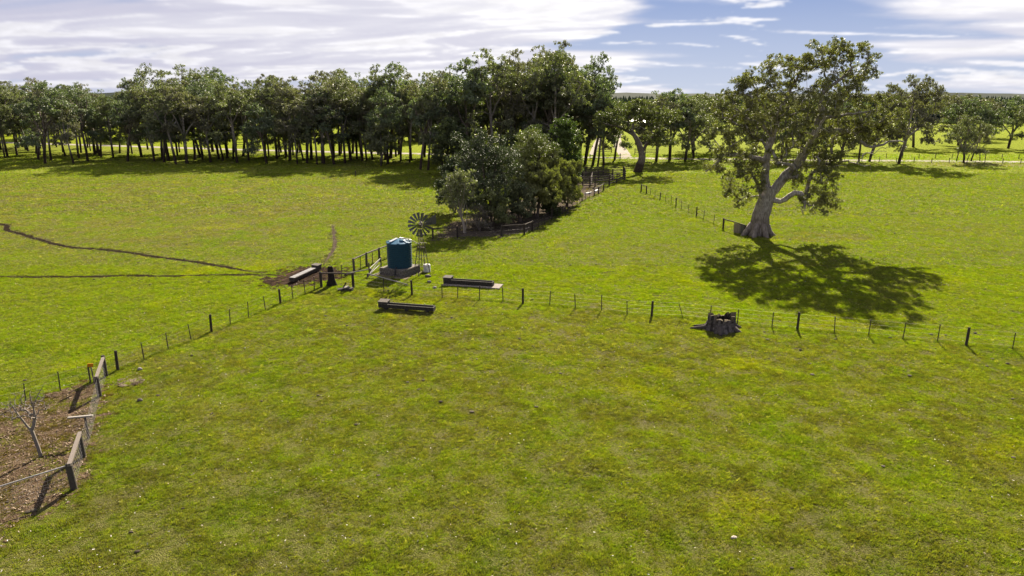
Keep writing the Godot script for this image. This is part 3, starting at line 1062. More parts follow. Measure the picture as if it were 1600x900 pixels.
func build_windmill() -> void:
	var c := Vector3(-7.32, gh(-7.3, -55.1), -55.1)
	var o := thing("windmill", "small steel wind pump with a bladed wheel beside the water tank", "windmill", c)
	var iron := Color(0.085, 0.072, 0.064)
	var hub := c + Vector3(0, 4.12, 0)
	var yaw := 0.12
	var f := Vector3(-sin(yaw), 0, cos(yaw))        # the wheel looks this way
	var sx := Vector3(cos(yaw), 0, sin(yaw))
	var feet := []
	for s in [[-1, -1], [1, -1], [1, 1], [-1, 1]]:
		var a := Basis(Vector3.UP, 0.5) * Vector3(s[0] * 0.52, -0.1, s[1] * 0.52)
		feet.append(a)
		var mb := MB.new()
		mb.rod(c + a, c + Vector3(a.x * 0.10, 3.72, a.z * 0.10), 0.032, 0.024, 4, iron)
		part(o, "leg", mb, M.rust)
	for lv in [0.75, 1.5, 2.25, 2.95]:
		for k in 4:
			var t0: float = 1.0 - 0.9 * (lv + 0.1) / 3.82
			var p0: Vector3 = c + Vector3(feet[k].x * t0, lv, feet[k].z * t0)
			var q0: Vector3 = c + Vector3(feet[(k + 1) % 4].x * t0, lv, feet[(k + 1) % 4].z * t0)
			var mb := MB.new()
			mb.rod(p0, q0, 0.016, 0.016, 4, iron * 1.3)
			part(o, "brace", mb, M.rust)
			if lv < 2.9:
				var t1: float = 1.0 - 0.9 * (lv + 0.8) / 3.82
				mb = MB.new()
				mb.rod(p0, c + Vector3(feet[(k + 1) % 4].x * t1, lv + 0.72, feet[(k + 1) % 4].z * t1), 0.009, 0.009, 3, iron)
				part(o, "brace", mb, M.rust)
	for lv in [[2.62, 0.46], [3.32, 0.40]]:                        # two small cross platforms on the tower
		var mb := MB.new()
		for k in 4:
			var a := Basis(Vector3.UP, 0.3 + PI / 2 * k) * Vector3(lv[1], 0, 0)
			mb.rod(c + Vector3(0, lv[0], 0), c + Vector3(a.x, lv[0] - 0.03, a.z), 0.018, 0.012, 4, Color(0.30, 0.28, 0.27))
		part(o, "cross_arm", mb, M.rust)
	var mbp := MB.new()
	mbp.rod(c + Vector3(0, -0.1, 0), c + Vector3(0, 4.0, 0), 0.035, 0.02, 6, iron)
	part(o, "pump_rod", mbp, M.rust)
	var mbh := MB.new()
	mbh.box(hub - f * 0.12, Vector3(0.22, 0.3, 0.34), Basis(sx, Vector3.UP, f), Color(0.11, 0.10, 0.10))
	mbh.rod(hub - f * 0.05 + Vector3(0, 0.12, 0), hub - f * 0.1 + Vector3(0, 0.34, 0), 0.07, 0.03, 8, Color(0.32, 0.29, 0.27))
	part(o, "gearbox", mbh, M.rust)
	var wheel := MB.new()
	var wc := hub + f * 0.16
	wheel.rod(wc - f * 0.09, wc + f * 0.09, 0.085, 0.07, 10, iron)
	for ring in [0.42, 0.84]:
		var loop := []
		for k in 33:
			var a := TAU * k / 32.0
			loop.append(wc + (sx * cos(a) + Vector3.UP * sin(a)) * ring - f * 0.03)
		wheel.path(loop, 0.009, 4, iron)
	for k in 8:
		var a := TAU * k / 8.0 + 0.1
		wheel.rod(wc, wc + (sx * cos(a) + Vector3.UP * sin(a)) * 0.86 - f * 0.03, 0.011, 0.009, 4, iron)
	var w := part(o, "wheel", wheel, M.rust)
	var blades := 16
	for k in blades:
		var a := TAU * (k + 0.3) / blades
		var d := sx * cos(a) + Vector3.UP * sin(a)
		var t := -sx * sin(a) + Vector3.UP * cos(a)
		var tw := (t * cos(0.42) + f * sin(0.42))
		var mb := MB.new()
		var n := d.cross(tw).normalized() * 0.004
		var i0 := wc + d * 0.36
		var m0 := wc + d * 0.68
		var o0 := wc + d * 0.99
		for pair in [[i0, 0.05, m0, 0.085], [m0, 0.085, o0, 0.118]]:
			var p0: Vector3 = pair[0]
			var p1: Vector3 = pair[2]
			for side in [1.0, -1.0]:
				var nn: Vector3 = n * side
				var bend := f * 0.025
				# two facets across, so the sail is cupped
				if side > 0:
					mb.quad(p0 - tw * pair[1] + bend + nn, p0 + nn, p1 + nn, p1 - tw * pair[3] + bend + nn, Color(0.12, 0.128, 0.145))
					mb.quad(p0 + nn, p0 + tw * pair[1] + bend + nn, p1 + tw * pair[3] + bend + nn, p1 + nn, Color(0.12, 0.128, 0.145))
				else:
					mb.quad(p0 - tw * pair[1] + bend + nn, p1 - tw * pair[3] + bend + nn, p1 + nn, p0 + nn, Color(0.12, 0.128, 0.145))
					mb.quad(p0 + nn, p1 + nn, p1 + tw * pair[3] + bend + nn, p0 + tw * pair[1] + bend + nn, Color(0.12, 0.128, 0.145))
		part(o, "blade", mb, M.zinc, w)
	# tail: boom and a flared vane, swung out to the right
	var td := Vector3(0.86, 0.10, -0.50).normalized()
	var mbt := MB.new()
	mbt.rod(hub - f * 0.1, hub + td * 1.05 + Vector3(0, 0.05, 0), 0.022, 0.018, 5, iron)
	mbt.rod(hub - f * 0.1 + Vector3(0, 0.2, 0), hub + td * 0.75 + Vector3(0, 0.1, 0), 0.013, 0.012, 4, iron)
	var tail := part(o, "tail_boom", mbt, M.rust)
	var mbv := MB.new()
	var thick := td.cross(Vector3.UP).normalized() * 0.006
	var v := [hub + td * 0.50 + Vector3(0, -0.06, 0), hub + td * 1.36 + Vector3(0, -0.26, 0), hub + td * 1.40 + Vector3(0, 0.28, 0), hub + td * 1.34 + Vector3(0, 0.58, 0), hub + td * 0.50 + Vector3(0, 0.16, 0)]
	for side in [1.0, -1.0]:
		for k in range(1, 4):
			if side > 0:
				mbv.tri(v[0] + thick, v[k] + thick, v[k + 1] + thick, Color(0.11, 0.11, 0.12))
			else:
				mbv.tri(v[0] - thick, v[k + 1] - thick, v[k] - thick, Color(0.11, 0.11, 0.12))
	for k in 5:
		mbv.quad(v[k] - thick, v[(k + 1) % 5] - thick, v[(k + 1) % 5] + thick, v[k] + thick, Color(0.2, 0.2, 0.2))
	part(o, "tail_vane", mbv, M.zinc, tail)
	# things at its foot
	var dc := Vector3(-7.02, gh(-7.0, -55.9), -55.9)
	o = thing("drum", "white plastic drum standing behind the windmill legs", "drum", dc)
	var md := MB.new()
	md.lathe(dc, [Vector2(0.0, 0.0), Vector2(0.28, 0.0), Vector2(0.30, 0.05), Vector2(0.30, 0.27), Vector2(0.31, 0.30), Vector2(0.30, 0.33), Vector2(0.30, 0.58), Vector2(0.26, 0.66), Vector2(0.0, 0.68)], 24, [Color(0.66, 0.65, 0.63)])
	part(o, "body", md, M.plastic)
	md = MB.new()
	md.lathe(dc + Vector3(0.08, 0.67, 0.05), [Vector2(0.06, 0.0), Vector2(0.06, 0.05), Vector2(0.0, 0.05)], 12, [Color(0.4, 0.4, 0.4)])
	part(o, "cap", md, M.plastic)


func trough(label: String, a: Vector2, b: Vector2, w: float, h: float, col: Color, box_end: float, lidded: bool) -> void:
	var pa := on(a)
	var pb := on(b)
	var mid := (pa + pb) / 2
	var d := (pb - pa)
	var l := d.length()
	d = d.normalized()
	var s := d.cross(Vector3.UP).normalized()
	var bs := Basis(d, s.cross(d), s).orthonormalized()
	var o := thing("water_trough", label, "trough", mid, "stock water troughs")
	var at := func(x: float, y: float, z: float) -> Vector3: return mid + bs * Vector3(x, y, z)
	var mb := MB.new()
	# long body: outer walls that lean in at the foot, a rim, and the inside
	var hw := w / 2
	var ins := 0.07
	var y0 := 0.12
	var prof := [Vector2(-hw * 0.8, y0), Vector2(-hw, h - 0.06), Vector2(-hw - 0.02, h - 0.05), Vector2(-hw - 0.02, h), Vector2(-hw + ins, h), Vector2(-hw + ins + 0.03, y0 + 0.07), Vector2(hw - ins - 0.03, y0 + 0.07), Vector2(hw - ins, h), Vector2(hw + 0.02, h), Vector2(hw + 0.02, h - 0.05), Vector2(hw, h - 0.06), Vector2(hw * 0.8, y0)]
	for k in prof.size():
		var p: Vector2 = prof[k]
		var q: Vector2 = prof[(k + 1) % prof.size()]
		mb.quad(at.call(-l / 2, p.y, p.x), at.call(-l / 2, q.y, q.x), at.call(l / 2, q.y, q.x), at.call(l / 2, p.y, p.x), col)
	for e in [-1.0, 1.0]:
		mb.box(at.call(e * (l / 2 - 0.01), (y0 + h) / 2 - 0.01, 0), Vector3(0.09, h - y0 - 0.02, w * 0.96), bs, col)
	part(o, "basin", mb, M.concrete)
	for e in [-0.38, 0.0, 0.38]:
		mb = MB.new()
		mb.box(at.call(e * l, 0.03, 0), Vector3(0.22, 0.2, w * 0.78), bs, col * 0.9)
		part(o, "foot", mb, M.concrete)
	if lidded:
		for k in 8:
			mb = MB.new()
			mb.box(at.call(lerpf(-l / 2 + 0.15, l / 2 - 0.95, k / 7.0), h + 0.012, 0), Vector3(0.36, 0.02, w * 0.92), bs, Color(0.36, 0.35, 0.35) * rnd(0.9, 1.1))
			part(o, "cover_plate", mb, M.zinc)
	else:
		mb = MB.new()
		mb.quad(at.call(-l / 2 + 0.05, h - 0.19, hw - ins), at.call(l / 2 - 0.05, h - 0.19, hw - ins), at.call(l / 2 - 0.05, h - 0.19, -hw + ins), at.call(-l / 2 + 0.05, h - 0.19, -hw + ins), Color(0.02, 0.022, 0.02))
		part(o, "water", mb, M.water)
	# float box at one end with a sloping lid
	mb = MB.new()
	var bl := 0.62
	var cx := box_end * (l / 2 - bl / 2 + 0.03)
	mb.box(at.call(cx, h + 0.06, 0), Vector3(bl, 0.16, w + 0.06), bs, col * 1.15)
	var fb := part(o, "float_box", mb, M.concrete)
	mb = MB.new()
	mb.box(at.call(cx, h + 0.165, 0), Vector3(bl + 0.06, 0.05, w + 0.12), bs * Basis(Vector3(1, 0, 0), 0.06), Color(0.17, 0.155, 0.145))
	part(o, "lid", mb, M.concrete, fb)


# ---------------------------------------------------------------- smaller things

func build_stump() -> void:
	var c := on(Vector2(12.9, -40.9))
	var o := thing("tree_stump", "broad hollow grey tree stump with splayed roots on the fence line", "stump", c)
	var mb := MB.new()
	var sides := 40
	var rings := 9
	var wall := func(k: int, s: int, inner: bool) -> Vector3:
		var a := TAU * s / sides
		var y := -0.1 + 0.92 * k / (rings - 1)
		var flare := 0.30 * pow(1.0 - k / float(rings - 1), 2.2)
		var flute := 0.07 * sin(a * 6.0 + 0.6) + 0.05 * sin(a * 11.0) + 0.05 * n_fine.get_noise_2d(a * 40.0, y * 8.0)
		var r := 0.80 + flare * (1.0 + 0.8 * sin(a * 3.0)) + flute - (0.26 + 0.08 * sin(a * 4.0 + 1.0) if inner else 0.0)
		if k == rings - 1:
			y += 0.13 * sin(a * 2.0 + 1.2) + 0.10 * sin(a * 9.0) + 0.05 * sin(a * 17.0)
		return c + Vector3(cos(a) * r, y, -sin(a) * r * 0.86)
	for k in rings - 1:
		for s in sides:
			var g := clampf(0.75 + 0.5 * n_fine.get_noise_2d(s * 14.0, k * 3.0) + 0.25 * sin(s * 2.4), 0.3, 1.3)
			mb.quad(wall.call(k, s, false), wall.call(k, s + 1, false), wall.call(k + 1, s + 1, false), wall.call(k + 1, s, false), Color(0.20, 0.18, 0.175) * g)
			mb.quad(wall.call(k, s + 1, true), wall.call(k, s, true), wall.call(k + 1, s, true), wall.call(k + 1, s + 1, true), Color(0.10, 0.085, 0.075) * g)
	part(o, "trunk", mb, M.bark)
	mb = MB.new()
	for s in sides:
		var g := 0.8 + 0.5 * n_fine.get_noise_2d(s * 9.0, 4.0)
		mb.quad(wall.call(rings - 1, s, false), wall.call(rings - 1, s + 1, false), wall.call(rings - 1, s + 1, true), wall.call(rings - 1, s, true), Color(0.23, 0.19, 0.12) * g)
	part(o, "broken_rim", mb, M.bark)
	for r in [[3.05, 1.9, 0.12], [2.75, 1.7, 0.11], [4.4, 1.35, 0.16], [0.2, 1.3, 0.15], [5.6, 1.25, 0.15]]:
		mb = MB.new()
		var d := Vector3(cos(r[0]), 0, -sin(r[0]))
		var e: Vector3 = c + d * r[1]
		mb.tube(PackedVector3Array([c + d * 0.7 + Vector3(0, 0.25, 0), c + d * 1.05 + Vector3(0, 0.10, 0), e + Vector3(0.05, 0.03, 0.02)]), PackedFloat32Array([r[2] * 1.5, r[2], r[2] * 0.4]), 7, PackedColorArray([Color(0.15, 0.13, 0.12), Color(0.15, 0.13, 0.12), Color(0.13, 0.11, 0.10)]))
		part(o, "root", mb, M.bark)
	# the dark one at the fence corner
	c = on(Vector2(-13.85, -51.75))
	o = thing("old_post_stump", "thick charred old post stump behind the corner fence frame", "stump", c)
	mb = MB.new()
	mb.tube(PackedVector3Array([c + Vector3(0, -0.1, 0), c + Vector3(0, 0.2, 0), c + Vector3(0.02, 0.6, 0), c + Vector3(0.0, 1.2, 0), c + Vector3(-0.02, 1.42, 0), c + Vector3(-0.02, 1.5, 0)]), PackedFloat32Array([0.46, 0.34, 0.25, 0.24, 0.20, 0.12]), 12, PackedColorArray([Color(0.045, 0.04, 0.036), Color(0.05, 0.044, 0.04), Color(0.05, 0.043, 0.04), Color(0.04, 0.035, 0.032), Color(0.04, 0.034, 0.03), Color(0.05, 0.04, 0.035)]), 0.16)
	part(o, "trunk", mb, M.bark)


func stone(c: Vector3, r: Vector3, col: Color) -> MB:
	var mb := MB.new()
	var s := SphereMesh.new()
	s.radius = 1.0
	s.height = 2.0
	s.radial_segments = 10
	s.rings = 6
	var arr := s.get_mesh_arrays()
	var vv: PackedVector3Array = arr[Mesh.ARRAY_VERTEX]
	for p in vv:
		var q := p * (1.0 + 0.45 * n_mid.get_noise_3dv(p * 14.0 + c * 7.0))
		mb.v.append(c + q * r)
		mb.n.append((p / r).normalized())
		mb.c.append(col)
	mb.ix = arr[Mesh.ARRAY_INDEX]
	return mb


func build_small() -> void:
	for s in [[Vector2(7.32, -20.0), Vector3(0.10, 0.045, 0.08), Color(0.62, 0.56, 0.50), "pale cream stone lying alone on the near grass"],
			[Vector2(-5.85, -50.9), Vector3(0.16, 0.12, 0.13), Color(0.45, 0.43, 0.42), "grey rock on the grass before the windmill"],
			[Vector2(-6.45, -52.6), Vector3(0.18, 0.12, 0.14), Color(0.30, 0.28, 0.27), "darker rock nearer the foot of the windmill"],
			[Vector2(-6.75, -54.3), Vector3(0.26, 0.14, 0.18), Color(0.20, 0.18, 0.17), "flat dark rock beside the windmill leg"],
			[Vector2(-17.6, -30.4), Vector3(0.13, 0.10, 0.12), Color(0.16, 0.14, 0.13), "dark stone beside the green hollow near the fence"],
			[Vector2(-19.6, -34.3), Vector3(0.14, 0.10, 0.12), Color(0.42, 0.40, 0.40), "pale round stone at the foot of the left fence"]]:
		var p := on(s[0], s[1].y * 0.5)
		var o := thing("stone", s[3], "stone", p)
		part(o, "body", stone(p, s[1], s[2]), M.concrete)
	# pile of rubble at the corner frame
	var c := on(Vector2(-12.35, -49.95))
	var rp := thing("rubble_heap", "low heap of broken timber and stone by the corner fence frame", "rubble", c)
	var pile := [[Vector3(-0.25, 0.1, 0), Vector3(0.7, 0.14, 0.3), 0.3, Color(0.09, 0.08, 0.075)], [Vector3(0.25, 0.12, 0.05), Vector3(0.6, 0.2, 0.34), -0.2, Color(0.12, 0.11, 0.1)], [Vector3(0.05, 0.26, 0), Vector3(0.4, 0.09, 0.3), 0.6, Color(0.42, 0.39, 0.36)]]
	for b in pile:
		var mb := MB.new()
		mb.box(c + b[0], b[1], Basis.from_euler(Vector3(0.1, b[2], 0.08)), b[3])
		part(rp, "block", mb, M.concrete)
	var mbs := MB.new()
	mbs.box(c + Vector3(-0.05, 0.42, 0), Vector3(0.10, 0.42, 0.07), Basis.from_euler(Vector3(0, 0.2, -0.55)), Color(0.08, 0.07, 0.06))
	part(rp, "board", mbs, M.wood)
	# pipe gate by the tank
	var a := on(Vector2(-11.45, -54.31))
	var b2 := on(Vector2(-10.95, -56.75))
	var o2 := thing("pipe_gate", "pale steel pipe gate hung behind the tank block", "gate", a)
	part(o2, "post", post_mb(a, 1.12, 0.055, Vector2.ZERO, Color(0.10, 0.09, 0.08)), M.wood)
	part(o2, "post", post_mb(b2, 1.0, 0.05, Vector2.ZERO, Color(0.10, 0.09, 0.08)), M.wood)
	for q in [[Vector3(0, 0.60, 0), Vector3(0, 0.92, 0)], [Vector3(0, 0.18, 0), Vector3(0, 0.45, 0)], [Vector3(0, 0.18, 0), Vector3(0, 0.92, 0)], [Vector3(0.1, 0.05, 0.1), Vector3(1.2, 0.42, 1.2)]]:
		var mb := MB.new()
		mb.rod(a + q[0], b2 + q[1], 0.03, 0.03, 7, Color(0.30, 0.29, 0.28))
		part(o2, "pipe", mb, M.steel)
	for q in [[Vector2(-11.5, -53.95), Vector2(-8.0, -51.55), 0.30, 0.10, "long grey pipe lying in the grass before the tank"], [Vector2(-13.5, -54.9), Vector2(-11.5, -55.3), 0.12, 0.35, "weathered pole lying between the rail fence and pipe gate"]]:
		var p0 := on(q[0], q[2])
		var p1 := on(q[1], q[3])
		var o3 := thing("fallen_pole", q[4], "pole", on(q[0]))
		var mb := MB.new()
		mb.rod(p0, p1, 0.05, 0.045, 8, Color(0.40, 0.37, 0.34))
		part(o3, "pole", mb, M.wood)
		mb = MB.new()
		mb.box(on(q[0], q[2] * 0.4), Vector3(0.16, q[2] * 0.9, 0.16), Basis(), Color(0.12, 0.1, 0.09))
		part(o3, "support", mb, M.wood)
		if q[3] > 0.2:
			mb = MB.new()
			mb.box(on(q[1], q[3] * 0.45), Vector3(0.14, q[3] * 0.9, 0.14), Basis(), Color(0.12, 0.1, 0.09))
			part(o3, "support", mb, M.wood)
	for q in [[Vector2(10.9, -103.2), Vector2(11.9, -105.0), "white timber offcut on the grass beside the stockyard, nearer one"], [Vector2(12.6, -105.9), Vector2(13.2, -107.6), "white timber offcut on the grass beside the stockyard, farther one"]]:
		var p0 := on(q[0], 0.10)
		var p1 := on(q[1], 0.10)
		var d := (p1 - p0).normalized()
		var o4 := thing("white_board", q[2], "board", on(q[0]))
		var mb := MB.new()
		mb.box((p0 + p1) / 2, Vector3((p1 - p0).length(), 0.16, 0.35), Basis(d, Vector3.UP, d.cross(Vector3.UP)), Color(0.62, 0.61, 0.60))
		part(o4, "board", mb, M.wood)
	# corrugated sheet between post and the great gum
	var s0 := on(Vector2(23.62, -73.3))
	var s1 := on(Vector2(24.6, -71.9))
	var o5 := thing("sheet_metal_panel", "weathered corrugated iron sheet between the fence post and great gum", "panel", s0)
	for half in 2:
		var mb := MB.new()
		var n := 12
		for k in n:
			var t0 := (half * n + k) / (2.0 * n)
			var t1 := (half * n + k + 1) / (2.0 * n)
			var dn := (s1 - s0).normalized().cross(Vector3.UP)
			var w0 := dn * 0.015 * (1 if k % 2 == 0 else -1)
			var w1 := dn * 0.015 * (-1 if k % 2 == 0 else 1)
			var c0 := s0.lerp(s1, t0) + w0
			var c1 := s0.lerp(s1, t1) + w1
			var col := (Color(0.30, 0.26, 0.23) if half == 0 else Color(0.17, 0.165, 0.165)) * rnd(0.85, 1.15)
			for e in [dn * 0.004, -dn * 0.004]:
				mb.quad(c0 + e, c1 + e, c1 + e + Vector3(0, 1.0, 0), c0 + e + Vector3(0, 1.0, 0), col)
		part(o5, "sheet", mb, M.zinc)
	# lone post far out in the western paddock
	var lp := on(Vector2(-28.07, -126.2))
	var o6 := thing("lone_post", "single short post standing out in the shaded far paddock", "post", lp)
	part(o6, "post", post_mb(lp, 1.0, 0.10, Vector2.ZERO, Color(0.08, 0.07, 0.06)), M.wood)
	var mbc := MB.new()
	mbc.rod(lp + Vector3(0, 0.98, 0), lp + Vector3(0, 1.05, 0), 0.11, 0.07, 8, Color(0.1, 0.09, 0.08))
	part(o6, "cap", mbc, M.wood)


func build_garden() -> void:
	var iron := Color(0.42, 0.40, 0.38)
	var tim := Color(0.17, 0.15, 0.135)
	var A := on(GARDEN[1])
	var B := on(GARDEN[2])
	var C := on(GARDEN[4])
	var D := on(GARDEN[5])
	var o := thing("garden_fence", "timber and wire netting garden fence round the bare young tree", "fence", A)
	for q in [[A, 0.115], [B, 0.10], [C, 0.10], [D, 0.09]]:
		part(o, "post", post_mb(q[0], 1.06, q[1], Vector2(rnd(-0.04, 0.0), rnd(-0.02, 0.02)), tim * 0.55, 12), M.wood)
	for q in [[A, B], [C, D]]:
		var mb := MB.new()
		var d: Vector3 = (q[1] - q[0]).normalized()
		mb.box((q[0] + q[1]) / 2 + Vector3(0, 1.05, 0), Vector3(q[0].distance_to(q[1]) + 0.25, 0.11, 0.12), Basis(d, Vector3.UP, d.cross(Vector3.UP)).orthonormalized(), tim * 1.25)
		part(o, "rail", mb, M.wood)
	var E := on(Vector2(-19.6, -19.9))
	var mbp := MB.new()
	mbp.rod(A + Vector3(0, 1.0, 0), E + Vector3(0, 0.95, 0), 0.028, 0.028, 7, iron * 1.3)
	part(o, "top_pipe", mbp, M.zinc)
	part(o, "post", post_mb(E, 1.0, 0.06, Vector2.ZERO, tim * 0.6), M.wood)
	# netting: upright and level wires, each run a part
	for run in [[A, B], [B, on(GARDEN[3])], [on(GARDEN[3]), C], [C, D], [A, E]]:
		var mb := MB.new()
		var L: float = run[0].distance_to(run[1])
		for k in int(L / 0.15) + 1:
			var p: Vector3 = run[0].lerp(run[1], minf(1.0, k * 0.15 / L))
			mb.rod(p + Vector3(0, 0.02, 0), p + Vector3(0, 0.94, 0), 0.0026, 0.0026, 3, iron * 0.6)
		for k in 7:
			mb.rod(run[0] + Vector3(0, 0.06 + k * 0.145, 0), run[1] + Vector3(0, 0.06 + k * 0.145, 0), 0.0026, 0.0026, 3, iron * 0.6)
		part(o, "netting", mb, M.steel).set_meta("kind", "stuff")
	# T-shaped post in the gap of the fence
	var T := on(GARDEN[3] + Vector2(-0.02, 0.1))
	o = thing("post_with_crossbar", "grey post with a level board across its top beside the netting", "post", T)
	part(o, "post", post_mb(T, 0.98, 0.05, Vector2.ZERO, tim * 0.7), M.wood)
	var mb2 := MB.new()
	mb2.box(T + Vector3(-0.18, 1.02, 0.02), Vector3(0.98, 0.06, 0.11), Basis.from_euler(Vector3(0, 0.16, 0.03)), Color(0.36, 0.34, 0.32))
	part(o, "crossbar", mb2, M.wood)
	# steel pickets along the back of the garden
	fence("picket_fence", "thin steel picket fence along the back edge of the brown garden", [GARDEN[7] + Vector2(-1.6, 0.9), GARDEN[7], GARDEN[6], GARDEN[8], GARDEN[9] + Vector2(-0.25, 0.1), GARDEN[5]], "dddddP", [], 1.0, 3)
	var sp := on(GARDEN[9] + Vector2(0.05, 0.25))
	o = thing("marker_sign", "small orange marker plate on a thin picket by the garden corner", "sign", sp)
	part(o, "stake", post_mb(sp, 1.0, 0.03, Vector2(-0.04, 0), Color(0.12, 0.10, 0.09), 5), M.steel)
	mb2 = MB.new()
	mb2.box(sp + Vector3(-0.03, 1.03, 0.04), Vector3(0.26, 0.18, 0.02), Basis.from_euler(Vector3(0.1, 0.5, -0.2)), Color(0.42, 0.17, 0.015))
	part(o, "plate", mb2, M.dull)
	# bare tree
	var bt := Vector3(-18.98, gh(-18.98, -25.29), -25.29)
	var stems := [[[Vector3(0, -0.1, 0), Vector3(-0.06, 0.6, 0), Vector3(-0.16, 1.15, 0)], 0.066, 0.05], [[Vector3(-0.16, 1.15, 0), Vector3(-0.42, 1.7, 0.1), Vector3(-0.65, 2.3, 0.1)], 0.05, 0.02], [[Vector3(-0.14, 1.15, 0), Vector3(0.02, 1.8, -0.1), Vector3(-0.02, 2.7, -0.1)], 0.045, 0.02], [[Vector3(0.0, 2.0, 0), Vector3(0.3, 2.6, 0), Vector3(0.7, 3.1, 0.1)], 0.025, 0.01]]
	var lobes := [[Vector3(-0.3, 2.3, 0), Vector3(1.1, 0.6, 0.9), 130, "bare"], [Vector3(-0.9, 2.2, 0), Vector3(0.6, 0.35, 0.5), 14, "bare"], [Vector3(0.3, 2.2, 0), Vector3(0.5, 0.7, 0.5), 16, "bare"], [Vector3(0.55, 3.0, 0), Vector3(0.35, 0.35, 0.3), 7, "bare"]]
	var g := grow(stems, lobes, {"bark": Color(0.24, 0.215, 0.195), "step": 0.22, "wig": 0.03, "twig": 0.0055, "sides": 7, "clear": 1.0, "clump": 0.3, "cards": 0, "leaf": 0.1, "color": Color.WHITE})
	o = tree_thing("bare_tree", "small leafless fruit tree standing in the brown garden corner", "tree", "", g, M.bark_pale, M.leaf)
	o.position = bt


func build_yards() -> void:
	var dark := Color(0.085, 0.070, 0.062)
	board_fence("stockyard", "dark timber stockyard rails behind the shrubs, nearest run", [Vector2(9.3, -110.5), Vector2(11.2, -110.9), Vector2(13.2, -111.4), Vector2(15.6, -112.6)], 5, 1.6, dark)
	board_fence("stockyard", "dark timber stockyard rails, middle run with taller posts", [Vector2(9.4, -116.5), Vector2(11.8, -117.6), Vector2(14.6, -119.0), Vector2(17.2, -120.2), Vector2(19.3, -120.4)], 5, 1.7, dark, 0.11)
	board_fence("stockyard", "dark timber stockyard rails, farthest run below the leaning gum", [Vector2(10.2, -125.0), Vector2(13.2, -126.0), Vector2(16.5, -127.2), Vector2(20.0, -126.4)], 5, 1.7, dark, 0.11)
	board_fence("stockyard", "dark timber stockyard side rails joining the runs at their open end", [Vector2(15.7, -112.7), Vector2(17.4, -116.5), Vector2(19.4, -120.6), Vector2(20.1, -126.2)], 4, 1.6, dark)
	board_fence("stockyard", "dark timber race rails crossing the middle of the stockyard", [Vector2(12.4, -111.3), Vector2(12.9, -114.4), Vector2(13.4, -118.2)], 5, 1.6, dark)
	# fences along the road
	var n1 := []
	var n2 := []
	for k in 26:
		var x := 44.0 + k * 3.6
		var z := lerpf(-162.4, -155.2, (x - 42.6) / 70.0)
		n1.append(Vector2(x, z + 4.6))
		n2.append(Vector2(x, z - 7.0))
	fence("roadside_fence", "low post and wire fence on the near side of the gravel road", n1, "PPPPPPPPPPPPPPPPPPPPPPPPPP", [], 1.1, 3, Color(0.11, 0.09, 0.07))
	fence("roadside_fence", "low post and wire fence on the far side of the gravel road", n2, "PPPPPPPPPPPPPPPPPPPPPPPPPP", [], 1.1, 3, Color(0.13, 0.11, 0.09))
	board_fence("rail_fence", "dark rail fence and gate posts before the driveway opening", [Vector2(17.5, -158.6), Vector2(20.6, -158.9), Vector2(24.4, -159.4)], 2, 1.3, dark)
	board_fence("rail_fence", "grey rail fence to the side of the pale driveway", [Vector2(30.6, -176.5), Vector2(33.2, -176.3), Vector2(36.0, -176.1)], 3, 1.3, Color(0.16, 0.14, 0.13))
	board_fence("rail_fence", "short rail fence between two driveways across the road", [Vector2(21.0, -180.0), Vector2(23.2, -180.4), Vector2(25.4, -180.8)], 3, 1.3, Color(0.15, 0.13, 0.12))
	board_fence("rail_fence", "short rail fence across the road behind the left belt of gums", [Vector2(-79.0, -204.0), Vector2(-75.5, -203.0), Vector2(-72.0, -202.0)], 2, 1.3, dark)
	# white roofed shed far up the driveway
	var c := Vector3(54.0, 0, -312.0)
	var o := thing("shed", "distant white roofed shed glimpsed through the leaning gum", "shed", c)
	var mb := MB.new()
	mb.box(c + Vector3(0, 1.5, 0), Vector3(7, 3.0, 6), Basis(), Color(0.35, 0.34, 0.32))
	part(o, "wall", mb, M.dull)
	mb = MB.new()
	for s in [1.0, -1.0]:
		mb.box(c + Vector3(0, 3.7, s * 1.6), Vector3(7.6, 0.12, 3.6), Basis.from_euler(Vector3(s * 0.34, 0, 0)), Color(0.42, 0.42, 0.43))
	part(o, "roof", mb, M.zinc)


func ordinal(k: int) -> String:
	var ones := ["", "first", "second", "third", "fourth", "fifth", "sixth", "seventh", "eighth", "ninth", "tenth", "eleventh", "twelfth", "thirteenth", "fourteenth", "fifteenth", "sixteenth", "seventeenth", "eighteenth", "nineteenth"]
	if k < 20: return ones[k]
	var tens := {2: ["twentieth", "twenty-"], 3: ["thirtieth", "thirty-"], 4: ["fortieth", "forty-"]}
	return tens[k / 10][0] if k % 10 == 0 else tens[k / 10][1] + ones[k % 10]


func skyline(az: float) -> float:   # how tall the belt stands at that bearing (x over -z)
	var t := [[-0.9, 17.2], [-0.707, 17.6], [-0.619, 17.9], [-0.557, 15.0], [-0.495, 19.6], [-0.433, 20.4], [-0.38, 18.6], [-0.327, 18.3], [-0.239, 20.5], [-0.16, 20.1], [-0.088, 20.8], [-0.018, 23.4], [0.053, 24.6], [0.106, 21.8], [0.15, 18.5], [0.177, 14.6], [0.22, 15.6], [0.3, 15.0], [0.5, 15.0]]
	for k in t.size() - 1:
		if az < t[k + 1][0]:
			return lerpf(t[k][1], t[k + 1][1], clampf((az - t[k][0]) / (t[k + 1][0] - t[k][0]), 0, 1))
	return 15.0


